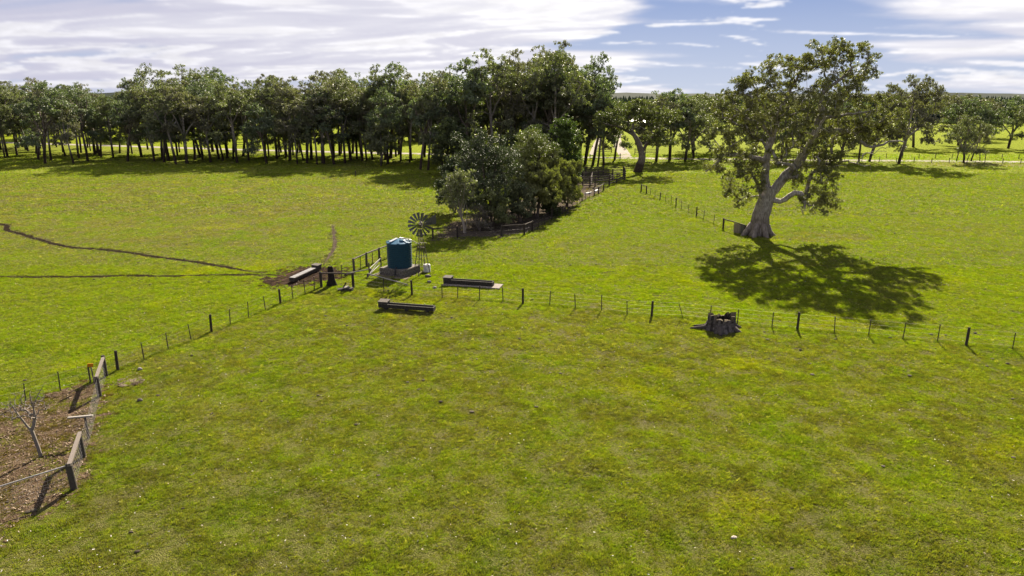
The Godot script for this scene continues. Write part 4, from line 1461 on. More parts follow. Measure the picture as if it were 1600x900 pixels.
func build_trees() -> void:
	var protos := []
	var used := {}
	var heights := []
	for k in 12:
		var h: float = [17.0, 19.0, 16.0, 18.0, 20.0, 15.5, 17.5, 18.5, 16.5, 19.5, 17.0, 18.0][k]
		var w: float = [9.5, 10.5, 8.5, 9.0, 10.0, 8.0, 11.0, 9.0, 8.0, 9.5, 10.0, 8.5][k]
		var g := gum(h, w, Vector2(rnd(-2.2, 2.2), rnd(-1.5, 1.5)), 2 + k % 3, k, [0.34, 0.4, 0.36, 0.42, 0.33, 0.38][k % 6])
		protos.append(tree_thing("gum_tree", "gum", "tree", "", g, M.bark_gum, M.leaf))
		heights.append(h)
	var broad := []
	for k in 4:
		broad.append(tree_thing("gum_tree", "gum", "tree", "", gum(15.0, [14.0, 12.5, 15.0, 13.0][k], Vector2(rnd(-1.5, 1.5), rnd(-1, 1)), 3 + k % 2, k, 0.24, 1.7), M.bark_gum, M.leaf))
	var order := 0
	var sorted_front := FRONT.duplicate()
	sorted_front.sort_custom(func(a, b): return a.x / -a.y < b.x / -b.y)
	for p in sorted_front:
		var v := order % 12
		order += 1
		var h := skyline(p.x / -p.y) * rnd(0.66, 0.98)
		var s: float = h / heights[v]
		place_tree(protos[v], used, "gum_tree", Vector3(p.x, gh(p.x, p.y), p.y), rnd(0, TAU), Vector3(s * rnd(0.75, 1.25), s, s * rnd(0.75, 1.25)), "gum tree in the belt's front row, %s trunk from the left" % ordinal(order), "gums in the front row of the tree belt")
	var kept := []
	var tries := 0
	while kept.size() < 128 and tries < 4000:
		tries += 1
		var az := rnd(-0.86, 0.2)
		var zr := -173.0 - maxf(0.0, -(az * 180.0)) * 0.30 + 7.0       # keeps clear of the road
		var zf := -156.0 if az < -0.13 else -146.0
		var z := lerpf(zf, zr, R.randf())
		var p := Vector2(az * -z, z)
		var ok := true
		for q in kept:
			if q.distance_to(p) < 2.3: ok = false
		for q in FRONT:
			if q.distance_to(p) < 2.0: ok = false
		if p.x > 19.0 and p.x < 34.0: ok = false
		if ok: kept.append(p)
	for k in kept.size():
		var p: Vector2 = kept[k]
		var v := (k * 5 + 3) % 12
		var h := skyline(p.x / -p.y) * rnd(0.80, 1.08) * (1.0 + (-p.y - 155.0) * 0.0012)
		var s: float = h / heights[v]
		place_tree(protos[v], used, "gum_tree", Vector3(p.x, 0, p.y), rnd(0, TAU), Vector3(s * rnd(0.75, 1.15), s, s * rnd(0.75, 1.15)), "gum deep inside the belt behind its front row, in the %s" % ["leftmost fifth", "second fifth from left", "middle fifth", "fourth fifth from left", "rightmost fifth"][clampi(int((p.x / -p.y + 0.72) / 0.18), 0, 4)], "gums deep inside the tree belt")
	var mid_count := 0
	for p in MID:
		mid_count += 1
		var v := (mid_count * 7) % 12
		var h := skyline(p.x / -p.y) * rnd(0.92, 1.04) * (0.80 if p.x > 14.0 else 1.0)
		var s: float = h / heights[v]
		place_tree(protos[v], used, "gum_tree", Vector3(p.x, 0, p.y), rnd(0, TAU), Vector3(s * 0.95, s, s * 0.95), "gum tree standing behind the dark shrubs and stockyard, %s from the left" % ordinal(mid_count), "gums behind the shrubs")
	# across the right half
	var rl := {
		1: [15.0, 1.1, "slim gum just right of the leaning gum"], 2: [16.5, 1.1, "taller gum behind, second right of the leaning gum"], 3: [14.0, 1.0, "slim gum, third right of the leaning gum, by the road"], 4: [15.0, 1.0, "thin stemmed gum across the road before the bright field"],
		5: [14.0, 1.1, "gum behind the great gum's right limb, closest to its crown"], 6: [13.5, 1.1, "thick trunked gum beyond the great gum's long right limb"], 7: [12.5, 1.0, "slim roadside gum beyond the tip of the long limb"], 8: [13.5, 1.1, "dark multi stemmed gum by the road left of the forked gum"],
		9: [19.4, 0.95, "tall forked gum with clumped crown beside the road at right"], 10: [8.6, 0.55, "small slender roadside gum, leftmost of the little group at right"], 11: [10.4, 0.75, "largest gum of the little roadside group at right"], 12: [8.8, 0.5, "thin leaning gum in the little roadside group at right"],
		13: [7.0, 0.5, "shortest twiggy gum, rightmost of the little roadside group"], 14: [14.6, 1.25, "broad dense gum alone in the field behind the little group"], 15: [15.0, 1.1, "leaning gum cut off by the picture's right edge"], 16: [13.5, 1.0, "gum behind the great gum's trunk, left one"], 17: [14.0, 1.0, "gum behind the great gum's trunk, middle one"], 18: [13.0, 1.0, "gum behind the great gum's trunk, right one"],
	}
	for k in rl:
		var p: Vector2 = RIGHTT[k]
		var v: int = {9: 4, 11: 6, 14: 0, 15: 6}.get(k, (k * 5 + 1) % 12)
		var wide: bool = k in [1, 2, 3, 5, 6, 8, 9, 11, 14, 15, 16, 17, 18]
		var s: float = rl[k][0] / (15.0 if wide else heights[v])
		var wd: float = s * (0.78 if k == 9 else 1.0) if wide else s * (0.75 + rl[k][1] * 0.4)
		place_tree(broad[k % 4] if wide else protos[v], used, "gum_tree", Vector3(p.x, 0, p.y), [0.4, 1.9, 3.0, 4.4][k % 4] + k, Vector3(wd, s, wd), rl[k][2], "gums along the road at right")
	var far := [[Vector2(113.0, -200.0), 15.5], [Vector2(130.0, -207.0), 15.5], [Vector2(137.0, -196.0), 15.0], [Vector2(62.0, -182.0), 15.5], [Vector2(52.0, -186.0), 15.5], [Vector2(72.0, -186.0), 15.5], [Vector2(84.0, -190.0), 16.0], [Vector2(46.0, -180.0), 15.0], [Vector2(150.0, -235.0), 15.0], [Vector2(165.0, -250.0), 14.0], [Vector2(112.0, -262.0), 13.0], [Vector2(88.0, -240.0), 12.0], [Vector2(-120.0, -262.0), 17.0], [Vector2(-60.0, -255.0), 14.0], [Vector2(-160.0, -270.0), 17.0], [Vector2(60.0, -290.0), 14.0], [Vector2(38.0, -255.0), 8.0], [Vector2(45.0, -220.0), 9.0]]
	var by_bearing := range(far.size())
	by_bearing.sort_custom(func(a, b): return far[a][0].x / -far[a][0].y < far[b][0].x / -far[b][0].y)
	var far_rank := {}
	for k in by_bearing.size():
		far_rank[by_bearing[k]] = k + 1
	for k in far.size():
		var p: Vector2 = far[k][0]
		var v := (k * 3 + 2) % 12
		var s: float = far[k][1] / 15.0
		place_tree(broad[k % 4], used, "gum_tree", Vector3(p.x, 0, p.y), k * 1.3, Vector3(s * 1.05, s, s * 1.05), "gum standing in the bright fields beyond the road, %s from the left" % ordinal(far_rank[k]), "gums in the fields beyond the road")
	for k in 30:                                  # more woodland across the road behind the belt
		var az := rnd(-0.80, -0.58) if k < 14 else (rnd(-0.50, -0.40) if k < 19 else rnd(-0.22, 0.02))
		var z := rnd(-222.0, -252.0) - maxf(0.0, -az - 0.35) * 60.0
		var s := rnd(0.95, 1.25)
		place_tree(broad[k % 4], used, "gum_tree", Vector3(az * -z, 0, z), rnd(0, TAU), Vector3(s * 0.95, s, s * 0.95), "gum across the road, seen dimly between the belt's trunks", "gums across the road behind the belt")
	# the leaning gum at the stockyard
	var g := grow([[[Vector3(-0.2, -0.2, 0), Vector3(0.25, 1.4, 0), Vector3(0.6, 3.4, 0), Vector3(-0.4, 5.8, 0), Vector3(-1.9, 8.0, 0)], 0.85, 0.32], [[Vector3(0.6, 3.8, 0), Vector3(1.7, 5.8, 0.4), Vector3(3.6, 8.0, 0.6)], 0.34, 0.14], [[Vector3(-0.9, 6.6, 0), Vector3(-4.0, 8.4, 0.8), Vector3(-7.2, 9.0, 0.5)], 0.24, 0.10], [[Vector3(-1.5, 7.4, 0), Vector3(-0.8, 9.8, -1.5), Vector3(0.6, 11.6, -2.2)], 0.24, 0.10]],
		[[Vector3(-1.5, 11.2, 0), Vector3(4.2, 2.6, 4.0), 46], [Vector3(4.0, 9.6, 0), Vector3(3.6, 2.4, 3.6), 32], [Vector3(-6.8, 9.8, 0), Vector3(3.2, 2.2, 3.0), 26], [Vector3(3.6, 6.2, 0.8), Vector3(2.6, 1.5, 2.2), 14], [Vector3(-4.0, 7.6, 0), Vector3(2.2, 1.0, 2.0), 8]],
		{"bark": Color(0.25, 0.22, 0.195), "base_bark": Color(0.075, 0.06, 0.05), "base_h": 2.4, "step": 0.8, "wig": 0.10, "clear": 4.2, "twig": 0.028, "sides": 10, "flute": 0.12, "clump": 1.0, "cards": 130, "leaf": 0.30, "dome": true, "leaf_w": 0.42, "color": Color(0.090, 0.100, 0.046), "color2": Color(0.140, 0.145, 0.056), "hang": 0.7})
	var lt := tree_thing("gum_tree", "gum with a thick S-curved trunk leaning beside the stockyard", "tree", "", g, M.bark_gum, M.leaf)
	lt.position = Vector3(RIGHTT[0].x, 0, RIGHTT[0].y)
	# weeping smaller gum in front of the belt
	g = gum(9.5, 7.0, Vector2(0.4, 0), 3, 0, 0.22)
	var sm := tree_thing("gum_tree", "small round olive gum drooping before the belt's right end", "tree", "", g, M.bark_gum, M.leaf)
	sm.position = Vector3(-27.0, 0, -145.5)


func build_great_gum() -> void:
	var stems := [
		[[Vector3(-0.1, -0.4, 0), Vector3(0.0, 0.3, 0), Vector3(0.19, 1.82, 0), Vector3(0.58, 3.49, 0), Vector3(0.91, 4.9, 0.1)], 1.02, 0.70],
		[[Vector3(0.62, 4.0, -0.1), Vector3(0.30, 5.5, -0.2), Vector3(0.32, 7.08, -0.3), Vector3(0.39, 8.36, -0.4), Vector3(0.84, 10.0, -0.6), Vector3(1.29, 11.8, -0.9), Vector3(1.87, 13.4, -1.0), Vector3(2.72, 15.2, -1.2), Vector3(3.36, 16.7, -1.2)], 0.46, 0.09],
		[[Vector3(1.0, 4.3, 0.2), Vector3(1.87, 5.78, 0.3), Vector3(2.91, 6.95, 0.4), Vector3(3.69, 7.98, 0.5), Vector3(4.33, 9.95, 0.6), Vector3(4.98, 12.1, 0.6), Vector3(4.78, 13.4, 0.5), Vector3(5.17, 14.5, 0.5), Vector3(6.4, 15.4, 0.6), Vector3(7.56, 16.7, 0.7)], 0.50, 0.09],
		[[Vector3(4.66, 11.5, 0.6), Vector3(6.08, 13.4, -0.4), Vector3(7.56, 14.1, -1.0), Vector3(9.5, 14.9, -1.5)], 0.24, 0.08],
		[[Vector3(4.33, 10.2, 0.6), Vector3(6.59, 10.7, 1.0), Vector3(8.02, 10.33, 1.3), Vector3(8.86, 9.51, 1.4), Vector3(9.83, 9.13, 1.4), Vector3(12.41, 9.63, 1.2), Vector3(13.38, 9.51, 1.0)], 0.27, 0.06],
		[[Vector3(8.02, 10.3, 1.3), Vector3(10.15, 11.2, 1.2), Vector3(11.77, 12.14, 0.8)], 0.15, 0.06],
		[[Vector3(0.32, 7.59, -0.3), Vector3(-0.32, 7.72, 0.1), Vector3(-1.49, 7.98, 0.5), Vector3(-2.13, 8.3, 0.8), Vector3(-4.46, 8.23, 1.0), Vector3(-4.98, 7.53, 1.0), Vector3(-6.14, 6.56, 0.9)], 0.30, 0.06],
		[[Vector3(1.3, 3.29, 0.3), Vector3(2.39, 3.88, 0.9), Vector3(2.97, 4.54, 1.2), Vector3(3.81, 4.15, 1.4), Vector3(4.01, 2.9, 1.5)], 0.25, 0.07],
		[[Vector3(0.2, 3.4, 0.3), Vector3(-0.71, 5.13, 0.8), Vector3(-1.6, 6.6, 1.0)], 0.12, 0.05],
		[[Vector3(0.84, 10.01, -0.6), Vector3(-0.52, 11.2, -0.4), Vector3(-2.13, 11.83, 0), Vector3(-3.75, 13.06, 0.2)], 0.20, 0.07],
		[[Vector3(1.1, 11.5, -0.8), Vector3(-0.19, 13.06, -1.4), Vector3(-1.16, 14.9, -1.8)], 0.16, 0.06],
		[[Vector3(2.9, 6.95, 0.4), Vector3(3.2, 9.2, 2.6), Vector3(3.4, 11.4, 4.6), Vector3(3.2, 12.6, 5.8)], 0.30, 0.08],
		[[Vector3(0.36, 8.0, -0.4), Vector3(1.4, 10.4, -2.8), Vector3(2.4, 12.4, -4.8), Vector3(2.8, 13.6, -6.0)], 0.27, 0.08],
		[[Vector3(0.84, 10.0, -0.6), Vector3(0.2, 11.6, 1.6), Vector3(0.0, 13.4, 3.6)], 0.18, 0.06],
		[[Vector3(4.3, 9.4, 0.5), Vector3(6.5, 10.2, -2.4), Vector3(8.4, 10.8, -4.8)], 0.24, 0.07],
		[[Vector3(4.9, 11.8, 0.6), Vector3(6.6, 12.2, 2.8), Vector3(7.8, 12.6, 4.8)], 0.20, 0.06],
	]
	for k in 7:                                   # the flare of the roots
		var a := TAU * k / 7.0 + 0.3
		var d := Vector3(cos(a), 0, sin(a))
		stems.append([[Vector3(0.15, 1.5, 0) + d * 0.55, d * 1.05 + Vector3(0, 0.45, 0), d * rnd(1.5, 1.8) + Vector3(0, -0.2, 0)], 0.44, 0.22])
	var lobes := [
		[Vector3(6.2, 16.0, 0), Vector3(4.6, 3.0, 4.6), 72], [Vector3(5.6, 18.0, 0), Vector3(3.6, 1.5, 3.2), 44], [Vector3(8.4, 16.6, 0), Vector3(2.4, 2.2, 2.6), 26], [Vector3(1.6, 17.0, -0.4), Vector3(2.8, 1.5, 2.6), 34], [Vector3(-1.4, 15.4, -0.6), Vector3(2.5, 1.6, 2.6), 28], [Vector3(-3.6, 13.2, -0.3), Vector3(2.0, 1.7, 2.4), 30], [Vector3(-2.4, 15.0, -0.4), Vector3(1.6, 1.2, 1.8), 14], [Vector3(1.9, 14.8, -0.4), Vector3(4.4, 3.2, 4.8), 52], [Vector3(-2.2, 13.0, -0.5), Vector3(3.4, 2.7, 4.0), 36], [Vector3(-3.6, 10.6, 0), Vector3(2.7, 1.8, 3.0), 22],
		[Vector3(9.6, 12.4, 0), Vector3(3.4, 2.2, 3.6), 36], [Vector3(6.8, 10.6, 0.5), Vector3(3.4, 1.6, 4.0), 26], [Vector3(2.9, 11.2, 2.6), Vector3(3.6, 2.2, 3.6), 34],
		[Vector3(-2.2, 5.7, 0.9), Vector3(2.3, 2.7, 2.2), 60], [Vector3(4.8, 6.0, 1.4), Vector3(2.8, 2.7, 2.4), 62], [Vector3(5.4, 3.7, 1.5), Vector3(2.2, 1.6, 1.8), 30], [Vector3(-4.0, 8.2, 0.8), Vector3(2.4, 1.4, 2.0), 20], [Vector3(10.4, 10.6, 1.0), Vector3(3.0, 1.5, 2.4), 26], [Vector3(11.6, 12.0, 0.4), Vector3(2.2, 1.4, 2.0), 16], [Vector3(6.4, 7.4, 1.0), Vector3(1.6, 1.6, 1.6), 16],
		[Vector3(-5.4, 7.5, 0.9), Vector3(1.3, 1.2, 1.4), 9], [Vector3(12.4, 10.8, 1.0), Vector3(1.9, 1.4, 2.0), 14], [Vector3(3.0, 12.6, -5.6), Vector3(4.6, 2.6, 2.6), 28], [Vector3(4.0, 12.8, 5.6), Vector3(4.4, 2.4, 2.4), 26],
		[Vector3(8.6, 11.4, -5.0), Vector3(2.6, 1.8, 2.0), 14], [Vector3(-1.6, 11.8, 1.4), Vector3(3.0, 2.0, 2.6), 28], [Vector3(3.6, 13.6, 1.0), Vector3(3.4, 2.2, 3.0), 26], [Vector3(8.4, 13.8, 0.6), Vector3(2.8, 2.0, 3.0), 24], [Vector3(-4.6, 9.6, 0.8), Vector3(1.8, 1.4, 1.8), 12], [Vector3(2.0, 8.6, 1.8), Vector3(2.6, 1.6, 2.0), 20], [Vector3(5.6, 8.2, 1.2), Vector3(2.0, 1.5, 2.2), 18], [Vector3(-2.6, 9.4, 0.6), Vector3(2.4, 1.2, 2.2), 16], [Vector3(9.0, 10.4, 1.6), Vector3(2.6, 1.4, 2.0), 18], [Vector3(0.6, 12.4, 2.6), Vector3(3.0, 2.0, 2.6), 18], [Vector3(-0.6, 7.4, -1.6), Vector3(2.4, 1.6, 1.8), 12],
		[Vector3(8.6, 7.6, 1.4), Vector3(2.4, 1.6, 1.2), 20, "bare"], [Vector3(4.4, 2.9, 1.5), Vector3(1.2, 1.0, 1.0), 16, "bare"], [Vector3(-5.6, 6.9, 0.9), Vector3(1.2, 0.8, 0.8), 8, "bare"], [Vector3(11.5, 9.3, 1.2), Vector3(2.6, 1.0, 1.2), 14, "bare"], [Vector3(3.0, 9.0, 1.2), Vector3(2.4, 1.4, 1.4), 10, "bare"]]
	var g := grow(stems, lobes, {"bark": Color(0.50, 0.475, 0.445), "base_bark": Color(0.30, 0.265, 0.235), "base_h": 3.2, "step": 0.55, "wig": 0.085, "clear": 3.0, "twig": 0.018, "sides": 22, "flute": 0.12, "split": true, "lift": 0.25,
		"clump": 0.50, "cards": 150, "leaf": 0.15, "leaf_w": 0.40, "color": Color(0.115, 0.118, 0.058), "color2": Color(0.215, 0.200, 0.078), "hang": 0.7})
	var o := tree_thing("great_gum_tree", "huge old gum with pale twisting limbs standing alone in pasture", "tree", "", g, M.bark_gum, M.leaf)
	o.position = Vector3(25.6, gh(25.6, -71.7), -71.7)


func build_shrubs() -> void:
	var dark := Color(0.036, 0.046, 0.024)
	var grey := Color(0.075, 0.088, 0.050)
	var olive := Color(0.150, 0.150, 0.060)
	var gloss := M.leaf_gloss as Material
	var list := [
		["large dark glossy leaved shrub rising behind the pale small tree", Vector2(-3.0, -79.5), 10.6, 8.6, dark, Color(0.105, 0.115, 0.075), {"lobes": 13, "tips": 16, "bottom": 0.02, "clump": 0.75, "cards": 190}, gloss],
		["round green shrub just right of the tallest dark shrub", Vector2(2.3, -87.5), 10.6, 7.6, Color(0.100, 0.115, 0.045), Color(0.190, 0.190, 0.075), {"lobes": 12, "tips": 14, "bottom": 0.05, "clump": 0.72, "cards": 170}, gloss],
		["weeping olive shrub with a bare dark stem by the fence", Vector2(2.9, -82.2), 6.9, 4.9, olive, Color(0.210, 0.205, 0.090), {"lobes": 10, "tips": 14, "bottom": 0.26, "clump": 0.52, "hang": 1.6, "leaf": 0.26, "leaf_w": 0.22, "stems": 2}, M.leaf],
		["weeping olive shrub, middle of the three along the fence", Vector2(5.3, -87.6), 7.4, 4.7, olive, Color(0.22, 0.215, 0.09), {"lobes": 10, "tips": 14, "bottom": 0.12, "clump": 0.52, "hang": 1.6, "leaf": 0.26, "leaf_w": 0.22, "stems": 2}, M.leaf],
		["weeping olive shrub closest to the stockyard rails", Vector2(7.2, -92.0), 6.3, 4.4, olive, Color(0.21, 0.21, 0.085), {"lobes": 9, "tips": 13, "bottom": 0.10, "clump": 0.52, "hang": 1.6, "leaf": 0.26, "leaf_w": 0.22, "stems": 2}, M.leaf],
		["mid sized green shrub in front of the largest dark shrub", Vector2(-2.2, -76.4), 4.4, 4.2, Color(0.110, 0.125, 0.055), Color(0.190, 0.195, 0.085), {"lobes": 8, "tips": 12, "bottom": 0.04, "clump": 0.45, "cards": 130}, gloss],
		["grey green shrub between the mid sized one and weeping shrubs", Vector2(0.9, -79.4), 4.9, 3.5, Color(0.120, 0.132, 0.070), Color(0.190, 0.200, 0.110), {"lobes": 8, "tips": 12, "bottom": 0.06, "clump": 0.45, "cards": 130}, gloss],
		["grey brown half dead twiggy bush at the foot of shrubs", Vector2(-3.6, -74.2), 2.9, 4.0, Color(0.125, 0.105, 0.082), Color(0.165, 0.145, 0.12), {"lobes": 7, "tips": 14, "bottom": 0.0, "clump": 0.36, "cards": 46, "leaf": 0.13, "leaf_w": 0.25, "stems": 6, "stem_r": 0.04, "twig": 0.012, "bark": Color(0.25, 0.22, 0.20)}, M.leaf],
		["low green bush tucked under the round shrub's right side", Vector2(4.4, -83.9), 3.0, 2.6, Color(0.06, 0.075, 0.03), Color(0.09, 0.10, 0.04), {"lobes": 6, "tips": 9, "bottom": 0.0, "clump": 0.4}, M.leaf],
		["grey leafed shrub at the left rear of the thicket", Vector2(-7.2, -86.0), 7.2, 4.4, dark * 1.3, grey, {"lobes": 9, "tips": 12, "bottom": 0.02, "clump": 0.6}, gloss],
		["columnar bright green tree behind the thicket near the stockyard", Vector2(9.0, -118.0), 11.6, 5.2, Color(0.062, 0.090, 0.032), Color(0.105, 0.135, 0.040), {"lobes": 13, "tips": 12, "bottom": 0.02, "clump": 0.8, "cards": 130, "leaf": 0.24}, M.leaf],
		["dark bushy tree behind the thicket, left of the columnar one", Vector2(3.2, -112.0), 10.0, 6.4, Color(0.065, 0.082, 0.036), Color(0.100, 0.115, 0.046), {"lobes": 11, "tips": 12, "bottom": 0.04, "clump": 0.8, "cards": 130, "leaf": 0.24}, M.leaf],
		["low dark bush in the gap behind the thicket, left of centre", Vector2(-6.5, -124.0), 7.5, 7.0, Color(0.062, 0.078, 0.036), Color(0.100, 0.112, 0.046), {"lobes": 9, "tips": 11, "bottom": 0.0, "clump": 0.8, "cards": 110, "leaf": 0.26}, M.leaf],
		["low dark bush behind the round green shrub", Vector2(0.5, -128.0), 8.0, 7.5, Color(0.062, 0.075, 0.036), Color(0.095, 0.105, 0.044), {"lobes": 9, "tips": 11, "bottom": 0.0, "clump": 0.8, "cards": 110, "leaf": 0.26}, M.leaf],
		["low dark bush behind the columnar tree", Vector2(8.0, -136.0), 8.0, 8.0, Color(0.062, 0.075, 0.036), Color(0.095, 0.105, 0.044), {"lobes": 9, "tips": 11, "bottom": 0.0, "clump": 0.8, "cards": 110, "leaf": 0.26}, M.leaf],
		["dark bushy tree between thicket and the belt's right end", Vector2(-11.5, -128.0), 10.5, 7.0, Color(0.068, 0.082, 0.040), Color(0.100, 0.112, 0.048), {"lobes": 11, "tips": 12, "bottom": 0.10, "clump": 0.85, "cards": 120, "leaf": 0.26}, M.leaf],
	]
	for s in list:
		var alt: Color = s[5]
		alt.a = 1.0
		var o := tree_thing("shrub", s[0], "shrub", "thicket of shrubs inside the fence", bush(s[2], s[3], s[4], alt, s[6]), M.bark_gum, s[7])
		o.position = on(s[1])
	# pale small tree with several light stems at the front left
	var st := []
	for q in [[0.1, 0.0], [-0.5, 0.3], [0.55, -0.2], [-0.15, -0.5], [0.3, 0.5]]:
		st.append([[Vector3(0.15, 1.5, 0), Vector3(q[0] * 0.9, 3.0, q[1] * 0.9), Vector3(q[0] * 2.2, 5.2, q[1] * 2.2)], 0.065, 0.02])
	st.push_front([[Vector3(0.45, -0.15, 0), Vector3(0.38, 0.8, 0), Vector3(0.15, 1.6, 0)], 0.16, 0.11])
	st.append([[Vector3(0.5, -0.15, 0.15), Vector3(0.65, 1.2, 0.1), Vector3(0.7, 3.0, 0)], 0.06, 0.03])
	var g := grow(st, [[Vector3(0.1, 5.7, 0), Vector3(1.7, 1.1, 1.5), 40], [Vector3(-0.9, 4.6, 0.1), Vector3(1.0, 1.2, 1.1), 26], [Vector3(0.8, 4.3, 0), Vector3(0.9, 1.0, 1.0), 14], [Vector3(-1.0, 3.2, 0.2), Vector3(0.7, 0.6, 0.8), 6]],
		{"bark": Color(0.34, 0.30, 0.26), "step": 0.45, "wig": 0.04, "clear": 2.2, "twig": 0.013, "sides": 7, "clump": 0.5, "cards": 80, "leaf": 0.17, "leaf_w": 0.36, "color": Color(0.16, 0.165, 0.085), "color2": Color(0.23, 0.23, 0.12), "hang": 0.4})
	var o2 := tree_thing("small_tree", "small pale stemmed tree at the fence, in front of the thicket", "tree", "", g, M.bark_pale, M.leaf)
	o2.position = on(Vector2(-5.44, -72.6))


func build_far() -> void:
	# pine plantation that closes the view, and the low hills behind
	var cone := MB.new()
	for k in 5:
		var y := 0.12 + 0.19 * k
		var r := 0.26 * (1.0 - 0.19 * k)
		for s in 9:
			var a := TAU * s / 9.0 + k
			var b := TAU * (s + 0.9) / 9.0 + k
			cone.tri(Vector3(cos(a) * r, y + rnd(-0.03, 0.03), sin(a) * r), Vector3(cos(b) * r, y + rnd(-0.03, 0.03), sin(b) * r), Vector3(0, y + 0.27, 0), Color.WHITE)
	cone.rod(Vector3(0, -0.02, 0), Vector3(0, 0.5, 0), 0.02, 0.015, 5, Color(0.6, 0.5, 0.5))
	var xf: Array[Transform3D] = []
	var cols := PackedColorArray()
	for k in 5200:
		var x := rnd(-420, 620)
		var row := R.randf()
		var z := -392.0 - 60.0 * row * row + 12.0 * n_wide.get_noise_1d(x * 0.5)
		var h := rnd(10.0, 12.5)
		xf.append(Transform3D(Basis(Vector3.UP, rnd(0, TAU)).scaled(Vector3(h * 1.05, h, h * 1.05)), Vector3(x, 0, z)))
		var c := Color(0.034, 0.046, 0.034) * rnd(0.8, 1.2)
		c.a = 1.0
		cols.append(c)
	scatter("forest", "dark pine plantation along the horizon", "forest", cone.commit(), M.leaf, xf, cols)
	var mb := MB.new()
	for k in 80:
		var p := []
		for e in 2:
			var x := lerpf(-3800, 3800, (k + e) / 80.0)
			var z := -2900.0 - 200 * n_wide.get_noise_1d(x * 0.02)
			p.append([Vector3(x, -1, z), Vector3(x, 24.0 + 10.0 * n_wide.get_noise_1d(x * 0.06 + 40), z - 60), Vector3(x, -1, z - 700)])
		for e in 2:
			mb.quad(p[0][e], p[1][e], p[1][e + 1], p[0][e + 1], Color(0.035, 0.045, 0.035))
	structure("hills", mb, M.dull, "low dark wooded rise on the far horizon")


func make_materials() -> void:
	M.turf = surf(0.95)
	M.turf.albedo_texture = noise_tex(0.055, Color(0.62, 0.62, 0.58), Color(1, 1, 1), 11, 1024, 5)
	M.turf.heightmap_enabled = true
	M.turf.heightmap_texture = gray_tex(0.06, 12, 1024, 5)
	M.turf.heightmap_scale = 7.0
	M.turf.metallic_specular = 0.08
	M.soil = surf(0.95)
	M.soil.albedo_texture = noise_tex(0.05, Color(0.6, 0.58, 0.55), Color(1, 1, 1), 21, 512, 5)
	M.soil.metallic_specular = 0.05
	M.soil.heightmap_enabled = true
	M.soil.heightmap_texture = gray_tex(0.05, 22)
	M.soil.heightmap_scale = 5.0
	M.gravel = surf(0.95)
	M.gravel.albedo_texture = noise_tex(0.09, Color(0.78, 0.76, 0.74), Color(1, 1, 1), 31, 512, 4)
	M.grass = leafy(0.6, Color(0.92, 1.0, 0.30), 0.2)
	M.leaf = leafy(0.52, Color(0.72, 0.80, 0.42), 0.30)
	M.leaf_gloss = leafy(0.52, Color(0.50, 0.58, 0.20), 0.26)
	M.dull = surf(0.9)
	M.wood = grained(0.9, noise_tex(0.04, Color(0.62, 0.60, 0.58), Color(1, 1, 1), 41), gray_tex(0.05, 42), 0.6, Vector3(3.0, 0.5, 3.0))
	M.bark = grained(0.95, noise_tex(0.03, Color(0.45, 0.43, 0.42), Color(1, 1, 1), 43), gray_tex(0.04, 44), 3.0, Vector3(1.6, 0.4, 1.6))
	M.bark_gum = grained(0.85, noise_tex(0.02, Color(0.50, 0.47, 0.45), Color(1, 1, 1), 45), gray_tex(0.025, 46), 7.0, Vector3(0.55, 0.16, 0.55))
	M.bark_pale = grained(0.85, noise_tex(0.03, Color(0.70, 0.68, 0.65), Color(1, 1, 1), 47), null, 0.0, Vector3(1.5, 0.6, 1.5))
	M.concrete = grained(0.9, noise_tex(0.02, Color(0.36, 0.34, 0.31), Color(1, 1, 1), 51), gray_tex(0.05, 52), 0.8, Vector3(1.1, 0.7, 1.1))
	M.steel = surf(0.6)
	M.rust = surf(0.6, Color.WHITE, 0.3)
	M.zinc = grained(0.42, noise_tex(0.02, Color(0.68, 0.67, 0.66), Color(1, 1, 1), 61), null, 0.0, Vector3(1.0, 1.0, 1.0))
	M.zinc.metallic = 0.55
	M.plastic = grained(0.38, noise_tex(0.015, Color(0.80, 0.80, 0.80), Color(1, 1, 1), 71), null, 0.0, Vector3(0.8, 0.8, 0.8))
	M.water = surf(0.06)


